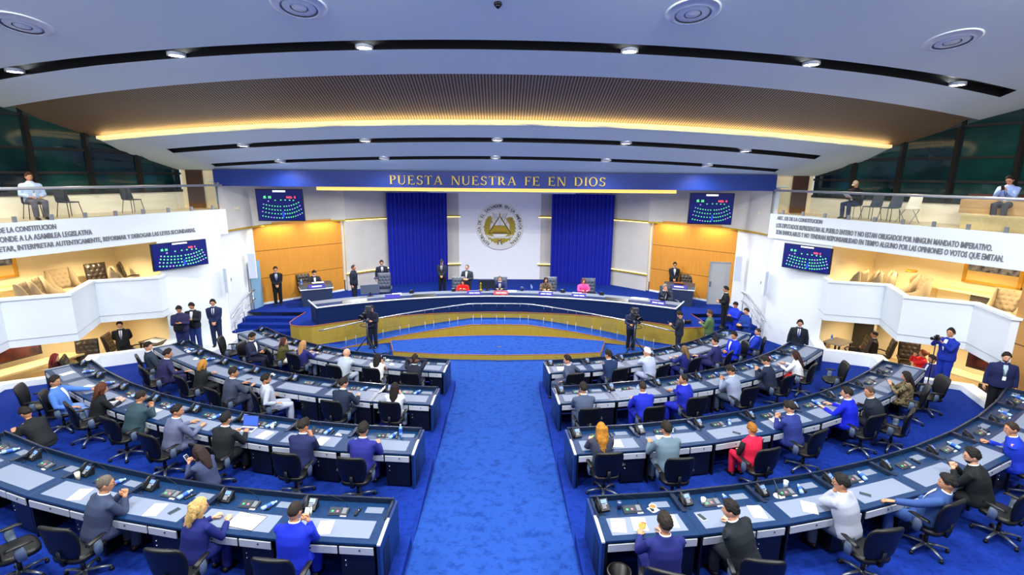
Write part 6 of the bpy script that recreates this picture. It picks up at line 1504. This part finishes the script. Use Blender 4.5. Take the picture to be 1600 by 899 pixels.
# small camera gear on the right end of the stage
t = thing('camera_gear', 'small camera with a white disc lying on the right end of the stage', 'camera', (7.55, 19.75, .8), .3)
MB().box((.12, 0, .07), (.26, .16, .13)).build('body', black_plastic, t, bevel=.01); MB().lathe([(0, 0), (.10, .01), (.11, .05), (0, .06)], 18, 0, Matrix.Translation((-.16, .02, .10)) @ Matrix.Rotation(R_(60), 4, 'X')).build('white_disc', paper, t)
tag(MB().box((-.0, 0, .004), (.16, .07, .008)).build('floor_plate', steel, None, (-.05, 18.6, .2), bevel=.002), 'small metal floor plate on the low blue platform', 'floor plate')
# ---------------------------------------------------------------- handrails
rr = thing('ramp_balustrade', 'steel handrail with glass panels along the curved ramp before the stage', 'railing')
top = [(x, stagearc(x)-1.04, rz_(x)+.90) for x in np.linspace(-6.9, 6.8, 41)]
top = [(x, y, (z if abs(x) < 6.3 else z)) for x, y, z in top]
MB().tube(top, .026, 8).build('handrail', steel, rr)
px = []
for k in range(-6, 7): px += [k*.98-.17, k*.98+.17]
for x in px:
    if abs(x) < 6.2:
        y = stagearc(x)-1.04; z = rz_(x); MB().tube([(x, y, z), (x, y, z+.40)], .008, 6).build('post', mat('glass_edge', '#a9c0dc', .3), rr); MB().tube([(x, y, z+.76), (x, y, z+.9)], .010, 6).build('rail_bracket', steel, rr)
for k in range(-6, 6):
    xa, xb = k*.98+.19, (k+1)*.98-.19
    if abs(xa) < 6.2 and abs(xb) < 6.2: MB().add([(xa, stagearc(xa)-1.04, rz_(xa)+.08), (xb, stagearc(xb)-1.04, rz_(xb)+.08), (xb, stagearc(xb)-1.04, rz_(xb)+.78), (xa, stagearc(xa)-1.04, rz_(xa)+.78)], [(0, 1, 2, 3)]).build('glass_panel', clear_glass, rr)
for g, l in ((-1, 'left'), (1, 'right')):
    t = thing('stair_handrail', 'steel handrail on the white wall of the %s stage stairs' % l, 'railing')
    x = g*10.72; m = MB(); m.tube([(x, 19.6, 1.0), (x, 21.3, 1.68), (x, 21.7, 1.68)], .028, 8); m.tube([(x, 19.6, .62), (x, 21.3, 1.3), (x, 21.7, 1.3)], .02, 8); m.build('handrail', steel, t)
    for y, z in ((19.8, .3), (20.6, .5), (21.5, .8)): MB().tube([(x, y, z-.2), (x, y, z+.85)], .018, 8).build('post', steel, t)
# grey open door right of the stage, pale blue glass door at the left
t = thing('grey_door', 'tall grey door leaf standing open at the right of the stage', 'door', (10.22, 22.95, .8), R_(-8))
MB().box((0, 0, 1.02), (.98, .06, 2.04)).build('door_leaf', mat('door_grey', '#a9adb0', .5), t, bevel=.005)
m = MB(); m.box((0, -.035, 2.02), (1.0, .02, .05)); m.box((0, -.035, .03), (1.0, .02, .05)); m.box((-.48, -.035, 1.02), (.05, .02, 2.0)); m.box((.48, -.035, 1.02), (.05, .02, 2.0)); m.build('door_frame', mat('door_frame_grey', '#8d99a8', .4), t)
m = MB(); m.box((-.42, -.06, 1.0), (.05, .05, .24)); m.build('handle', steel, t)
t = thing('glass_door', 'narrow pale blue glass door by the left stage stairs', 'door', (-10.80, 22.0, .8), R_(80))
MB().box((0, 0, 1.05), (.75, .03, 2.1)).build('door_leaf', mat('pale_blue_glass', '#7fa9c8', .15), t); MB().box((-.36, 0, 1.05), (.04, .05, 2.12)).build('door_frame', steel, t)
# ================================================================== BALCONIES
def fasc(g, y): return g*FX(y)
for g, nm in ((-1, 'left'), (1, 'right')):
    t = thing('balcony_balustrade', 'glass balustrade with steel handrail on the %s balcony' % nm, 'railing')
    yy = [19.9, 18.35, 16.8, 15.25, 13.7, 12.15, 10.6, 9.05]
    MB().tube([(fasc(g, 19.95)+g*.06, 19.95, 6.2), (fasc(g, 8)+g*.06, 8, 6.2)], .042, 10).build('handrail', mat('rail_steel', '#cfd0d2', .35, .5), t)
    for a, b in zip(yy, yy[1:]):
        a2, b2 = a-.02, b+.02; x0, x1 = fasc(g, a2)+g*.06, fasc(g, b2)+g*.06
        MB().add([(x0, a2, 5.34), (x1, b2, 5.34), (x1, b2, 6.18), (x0, a2, 6.18)], [(0, 1, 2, 3)]).build('glass_panel', clear_glass, t)
        for f in (.25, .75):
            y = a+(b-a)*f; MB().box((fasc(g, y)+g*.06, y, 5.375), (.07, .09, .17), 0, None, g*.4).build('glass_clamp', mat('clamp_grey', '#8f949c', .35, .5), t, bevel=.006)
    # lettering on the fascia
    m_ = mat('fascia_letters', '#7f8289', .45, .2)
    lines = ([('DE LA CONSTITUCION', (-13.37, 13.66), (-12.84, 14.86), 5.05, .14), ('CORRESPONDE A LA ASAMBLEA LEGISLATIVA', (-13.6, 13.15), (-12.49, 15.67), 4.80, .15), ('DECRETAR, INTERPRETAR AUTENTICAMENTE, REFORMAR Y DEROGAR LAS LEYES SECUNDARIAS.', (-13.5, 13.3), (-11.18, 18.71), 4.55, .14)] if g < 0 else
             [('ART. 125 DE LA CONSTITUCION', (10.79, 19.63), (11.51, 17.95), 5.09, .14), ('LOS DIPUTADOS REPRESENTAN AL PUEBLO ENTERO Y NO ESTAN OBLIGADOS POR NINGUN MANDATO IMPERATIVO.', (10.78, 19.64), (13.45, 13.45), 4.79, .17), ('SON INVIOLABLES Y NO TENDRAN RESPONSABILIDAD EN TIEMPO ALGUNO POR LAS OPINIONES O VOTOS QUE EMITAN.', (10.8, 19.61), (13.55, 13.19), 4.53, .17)])
    tt = thing('fascia_lettering', 'raised grey article text on the white fascia of the %s balcony' % nm, 'lettering')
    for s_, (x0, y0), (x1, y1), z, hh in lines:
        vs, fs = text_mb(s_, hh/.70, .015, bold=.003); wd = max(v.x for v in vs); L = math.hypot(x1-x0, y1-y0); k = L/wd
        ux, uy = (x1-x0)/L, (y1-y0)/L; nx = -g*.012
        m = MB(); m.add([(g*FX(y0+uy*v.x*k)+nx-g*max(0, v.z), y0+uy*v.x*k, z+v.y) for v in vs], fs); m.build('text_line', m_, tt)
# balcony seats
shell_black = mat('shell_black', '#23282f', .5); shell_grey = mat('shell_slate', '#3f4a58', .5)
def make_stack(name, m_, folding=False):
    t = thing(name, 'x', 'chair', (0, 0, 0), 0, 'plastic chairs on the balconies')
    G = []
    for k in range(9):
        v = k/8; z = .46+(.40*v); y = -.20-.10*v; G.append([(u*(.43-.06*v), y+.05*(2*u)**2*.5, z) for u in np.linspace(-.5, .5, 9)])
    m = MB(); m.grid(G, 0, True); m.grid([[(a, b-.014, c) for a, b, c in r] for r in G], 0, True); m.build('backrest', m_, t)
    m = MB(); m.rings([[(x*sc, y*sc, z) for x, y in rrect(.46, .44, 16, 4)] for z, sc in ((.435, .97), (.445, 1), (.455, 1), (.465, .96))], 0, True); m.build('seat', m_, t)
    for sx in (-1, 1):
        for sy in (-1, 1):
            m = MB()
            if folding: m.tube([(sx*.21, -sy*.17, .44) if sy > 0 else (sx*.21, .15, .44), (sx*.22, sy*.24, .0)], .011, 6)
            else: m.tube([(sx*.18, sy*.16, .44), (sx*.23, sy*.22, 0)], .011, 6)
            m.build('leg', dark_metal if not folding else mat('fold_grey', '#9aa0a6', .4, .4), t)
    return t
ST1 = make_stack('stacking_chair', shell_black); ST2 = make_stack('stacking_chair', shell_grey); FOLD = make_stack('folding_chair', mat('fold_white', '#e2ded0', .5), True)
put(ST1, -13.62, 15.2, 5.295, R_(-120), 'black plastic chair under the man on the left balcony'); put(ST1, -13.3, 16.0, 5.295, R_(-100), 'empty black plastic chair beside the man on the left balcony')
put(ST1, -12.6, 17.75, 5.295, R_(-105), 'lone empty black plastic chair on the left balcony')
put(ST2, 12.5, 17.95, 5.295, R_(110), 'slate plastic chair under the man with the pale cap'); put(ST2, 12.72, 17.3, 5.295, R_(105), 'empty slate chair beside the man with the pale cap'); put(ST2, 12.95, 16.75, 5.295, R_(105), 'empty slate chair next to the white folding chair')
put(FOLD, 13.15, 16.2, 5.295, R_(110), 'white folding chair on the right balcony')
t = thing('balcony_bench', 'stepped light wooden bench at the end of the right balcony', 'bench', (14.35, 13.7, 5.295), R_(23.3))
MB().box((0, -.3, .21), (.95, 3.0, .42)).build('lower_step', beech, t, bevel=.006); MB().box((.25, .2, .62), (.5, 2.6, .40)).build('upper_step', wood('bench_oak', '#c09a68', '#caa674', 'y'), t, bevel=.006); MB().box((.42, .2, .9), (.14, 2.6, .16)).build('back_board', brown_door, t)
# ================================================================== SIDE BOXES
beige_f = mat('beige_fabric', '#85745a', .75, bump=.15, scale=80); beige_f2 = mat('beige_fabric_light', '#9b8a6c', .8)
def make_wing():
    t = thing('wing_armchair', 'x', 'armchair', (0, 0, 0), 0, 'beige tufted armchairs of the side boxes')
    m = MB(); tuft_back(m, .66, .68, .12, .46, -.26, .12, 4, 5, .028); m.build('backrest', beige_f, t)
    m = MB(); buttons(m, .66, .68, .12, .46, -.26, .12, 4, 5, .028); m.build('back_button', mat('button_brown', '#6c5a42', .6), t)
    m = MB(); m.rings([[(x*sc, y*sc, z) for x, y in rrect(.62, .60, 18, 5)] for z, sc in ((.28, .96), (.32, 1), (.44, 1), (.48, .94))], 0, True); m.build('seat', beige_f2, t)
    for sx in (-1, 1):
        m = MB(); m.rings([[(sx*(.31+w), y, z) for w, z in ((-.02, .20), (.05, .20), (.06, h), (-.01, h))] for y, h in ((-.38, 1.12), (-.30, 1.13), (-.18, .98), (-.05, .72), (.12, .62), (.28, .60))], 0, True); m.build('wing_arm', beige_f, t)
        for y in (-.26, .25): MB().tube([(sx*.28, y, .28), (sx*.30, y, .0)], [.022, .015], 8).build('leg', mat('dark_leg', '#2b1b12', .4), t)
    return t
WING = make_wing()
for x, y, a, l in [(-14.45, 16.75, -110, 'beige tufted armchair facing the hall at the back of the left box'), (-12.95, 17.3, -60, 'beige armchair near the screen in the left box, seen from the side'), (-13.75, 14.9, -70, 'beige armchair at the front of the left box nearest the edge'), (-13.95, 15.5, -75, 'second beige armchair at the front of the left box'),
   (12.75, 17.75, 35, 'beige armchair near the screen in the right box'), (13.05, 17.35, 60, 'second beige armchair near the screen in the right box'), (13.6, 17.45, 60, 'beige armchair seen from behind in the right box, left of two'), (14.0, 16.5, 75, 'beige armchair seen from behind in the right box, right of two'), (15.0, 14.3, 120, 'beige tufted armchair at the tan pillar in the right box')]:
    put(WING, x, y, 2.35, R_(a), l)
for x, y, z, a, l in [(-13.95, 17.55, 2.35, -125, 'dark brown tufted office chair in the middle of the left box'), (-13.2, 18.1, 2.35, -60, 'dark brown tufted office chair nearest the screen in the left box'),
   (-13.6, 16.0, .03, -150, 'brown tufted chair in the left ground box by the guard'), (-12.9, 14.9, .03, -60, 'brown tufted chair beside the woman with red hair'), (-12.75, 17.1, .03, -60, 'brown tufted chair by the paper table in the left ground box'), (-13.25, 17.0, .03, -75, 'small brown tufted chair left of the paper table'),
   (14.1, 16.2, .03, 150, 'brown tufted chair against the wall of the right ground box'), (12.75, 17.0, .03, 70, 'dark tufted chair left of the man with red tie'), (13.5, 16.8, .03, 60, 'dark chair under the man with red tie')]:
    put(EXB, x, y, z, R_(a), l)
def wall_desk(g, y0, y1, z, top, label, dep=.62, off=2.7):
    t = thing('wall_desk', label, 'desk')
    a = math.atan2(-g*.43, 1)
    def P(y, d): return (g*(FX(y)+d), y)
    q = [P(y0, off), P(y1, off), P(y1, off+dep), P(y0, off+dep)]
    m = MB(); m.prism(q, z+.70, z+.76); m.build('table_top', beech, t, bevel=.005)
    m = MB(); m.prism([P(y0, off+.05), P(y0-.06 if y0 > y1 else y0+.06, off+.05), P(y0-.06 if y0 > y1 else y0+.06, off+dep), P(y0, off+dep)], z, z+.70); m.build('side_panel', beech, t)
    m = MB(); m.prism([P(y1+.06, off+.05), P(y1, off+.05), P(y1, off+dep), P(y1+.06, off+dep)], z, z+.70); m.build('side_panel', beech, t)
    ym = y0+(y1-y0)*.55
    m = MB(); m.prism([P(ym, off+.08), P(ym-.7, off+.08), P(ym-.7, off+dep), P(ym, off+dep)], z, z+.70); m.build('dark_cabinet', mat('dark_cabinet', '#2f2620', .5), t)
    return t
wall_desk(-1, 16.6, 13.0, 2.35, 0, 'light wooden desk along the back wall of the left box')
wall_desk(1, 17.0, 14.6, 2.35, 0, 'light wooden desk along the back wall of the right box')
wall_desk(-1, 16.2, 12.4, .03, 0, 'light wooden desk in the left ground box', .7, 1.5)
wall_desk(1, 15.6, 12.6, .03, 0, 'light wooden desk in the right ground box', .7, 1.1)
def picture(g, y0, y1, z0, z1, label, off=3.34):
    t = thing('framed_picture', label, 'picture')
    def P(y, d): return (g*(FX(y)+d), y)
    def panel(d0, d1, a, b, za, zb): m = MB(); m.prism([P(a, d0), P(b, d0), P(b, d1), P(a, d1)], za, zb); return m
    m = panel(off-.05, off, y0, y0-.09, z0, z1)
    for q in (panel(off-.05, off, y1+.09, y1, z0, z1), panel(off-.05, off, y0, y1, z0, z0+.08), panel(off-.05, off, y0, y1, z1-.08, z1)): m.add(q.v, q.f)
    m.build('gold_frame', mat('frame_gold', '#c9952e', .4, .3), t)
    panel(off-.03, off, y0-.08, y1+.08, z0+.07, z1-.07).build('lower_mount', mat('picture_mount', '#e0bf7a', .6), t)
    mm = mat('picture_print', '#1b2440', .4, noise='#8c8fa0', scale=7)
    panel(off-.04, off-.03, y0-.1, y1+.1, z0+(z1-z0)*.42, z1-.09).build('print', mm, t)
picture(1, 16.35, 14.95, 3.35, 4.3, 'gold framed picture of a crowd on the wall of the right box')
picture(-1, 16.3, 13.6, 3.35, 4.3, 'gold framed picture on the wall of the left box')
def ground_tv(g, y0, y1, z, label, off):
    t = thing('television', label, 'television')
    def P(y, d): return (g*(FX(y)+d), y)
    m = MB(); m.prism([P(y0, off), P(y1, off), P(y1, off+.06), P(y0, off+.06)], z, z+.55); m.build('casing', black_plastic, t)
    m = MB(); m.prism([P(y0-.05, off-.006), P(y1+.05, off-.006), P(y1+.05, off), P(y0-.05, off)], z+.04, z+.51); m.build('screen', mat('tv_dark_picture', '#1c1a20', .2, noise='#5a2a20', scale=2.2), t)
ground_tv(-1, 15.6, 13.2, .98, 'dark television on the wooden desk of the left ground box', 2.1)
ground_tv(1, 14.7, 13.1, .95, 'dark television on the wooden desk of the right ground box', 1.72)
# small table with papers, left ground box, and a grey table right
t = thing('side_table', 'small dark table with papers in the left ground box by the wall', 'table', (-12.3, 17.4, .03), R_(-25)); MB().box((0, 0, .74), (.9, .6, .05)).build('table_top', mat('dark_table', '#4b4238', .4), t, bevel=.006)
for sx in (-1, 1):
    for sy in (-1, 1): MB().box((sx*.4, sy*.25, .36), (.05, .05, .72)).build('leg', dark_metal, t)
o = MB().box((0, 0, .01), (.5, .36, .02)).build('paper_stack', paper, None, (-12.3, 17.4, .796), R_(-10)); MB().box((0, .1, .0205), (.4, .04, .001)).build('header_line', mat('print_grey', '#8c8f98', .8), o); tag(o, 'pale papers on the small dark table in the left ground box', 'papers')
t = thing('side_table', 'grey table in the right ground box near the white wall', 'table', (12.5, 17.6, .03), R_(30)); MB().box((0, 0, .74), (.9, .6, .05)).build('table_top', mat('grey_table', '#857a6d', .4), t, bevel=.006)
for sx in (-1, 1):
    for sy in (-1, 1): MB().box((sx*.4, sy*.25, .36), (.05, .05, .72)).build('leg', dark_metal, t)
put(BOTTLE, 12.35, 17.75, .80, 0, 'small water bottle on the grey table in the right ground box')
t = thing('box_door', 'dark door in the back of the right ground box', 'door', (14.0, 18.4, .03), R_(-66)); MB().box((0, 0, .9), (.72, .06, 1.8)).build('door_leaf', mat('door_dark', '#2e2a26', .5), t); m = MB(); m.box((.40, 0, .9), (.06, .08, 1.86)); m.box((-.40, 0, .9), (.06, .08, 1.86)); m.build('door_frame', cream2, t)
t = thing('wall_lamp', 'small gold wall bowl lamp in the right box', 'lamp', (14.55, 17.35, 3.45)); MB().lathe([(0, 0), (.16, .02), (.2, .08), (.19, .08), (0, .03)], 20).build('bowl', mat('frame_gold', '#c9952e', .4, .3), t); MB().box((.12, .05, .02), (.22, .05, .05)).build('wall_arm', mat('frame_gold', '#c9952e', .4, .3), t)
# still camera and monopod of the photographer
def still_camera(x, y, z, rz, label, mono):
    t = thing('still_camera', label, 'camera', (x, y, z), rz)
    MB().box((0, 0, 0), (.15, .08, .11)).build('camera_body', black_plastic, t, bevel=.01)
    MB().lathe([(0, 0), (.038, 0), (.042, .08), (.045, .15), (.038, .15), (.03, .13), (0, .13)], 16, 0, Matrix.Translation((0, .03, 0)) @ Matrix.Rotation(R_(-90), 4, 'X')).build('lens', mat('lens_black', '#0b0d12', .2), t)
    MB().box((0, -.01, .075), (.07, .07, .05)).build('flash_hump', black_plastic, t, bevel=.006)
    if mono: MB().tube([(0, 0, -.05), (0, 0, -mono)], .014, 8).build('monopod', dark_metal, t)
    return t
_ph = [o for o in bpy.data.objects if o.get('label', '').startswith('photographer')][0]
_h = _ph.rotation_euler[2]; _c, _s = math.cos(_h), math.sin(_h); _lx, _ly = .0, .47
still_camera(_ph.location.x+_lx*_c-_ly*_s, _ph.location.y+_lx*_s+_ly*_c, .82+1.52, _h, 'black camera on a monopod held by the photographer in blue', 1.5)
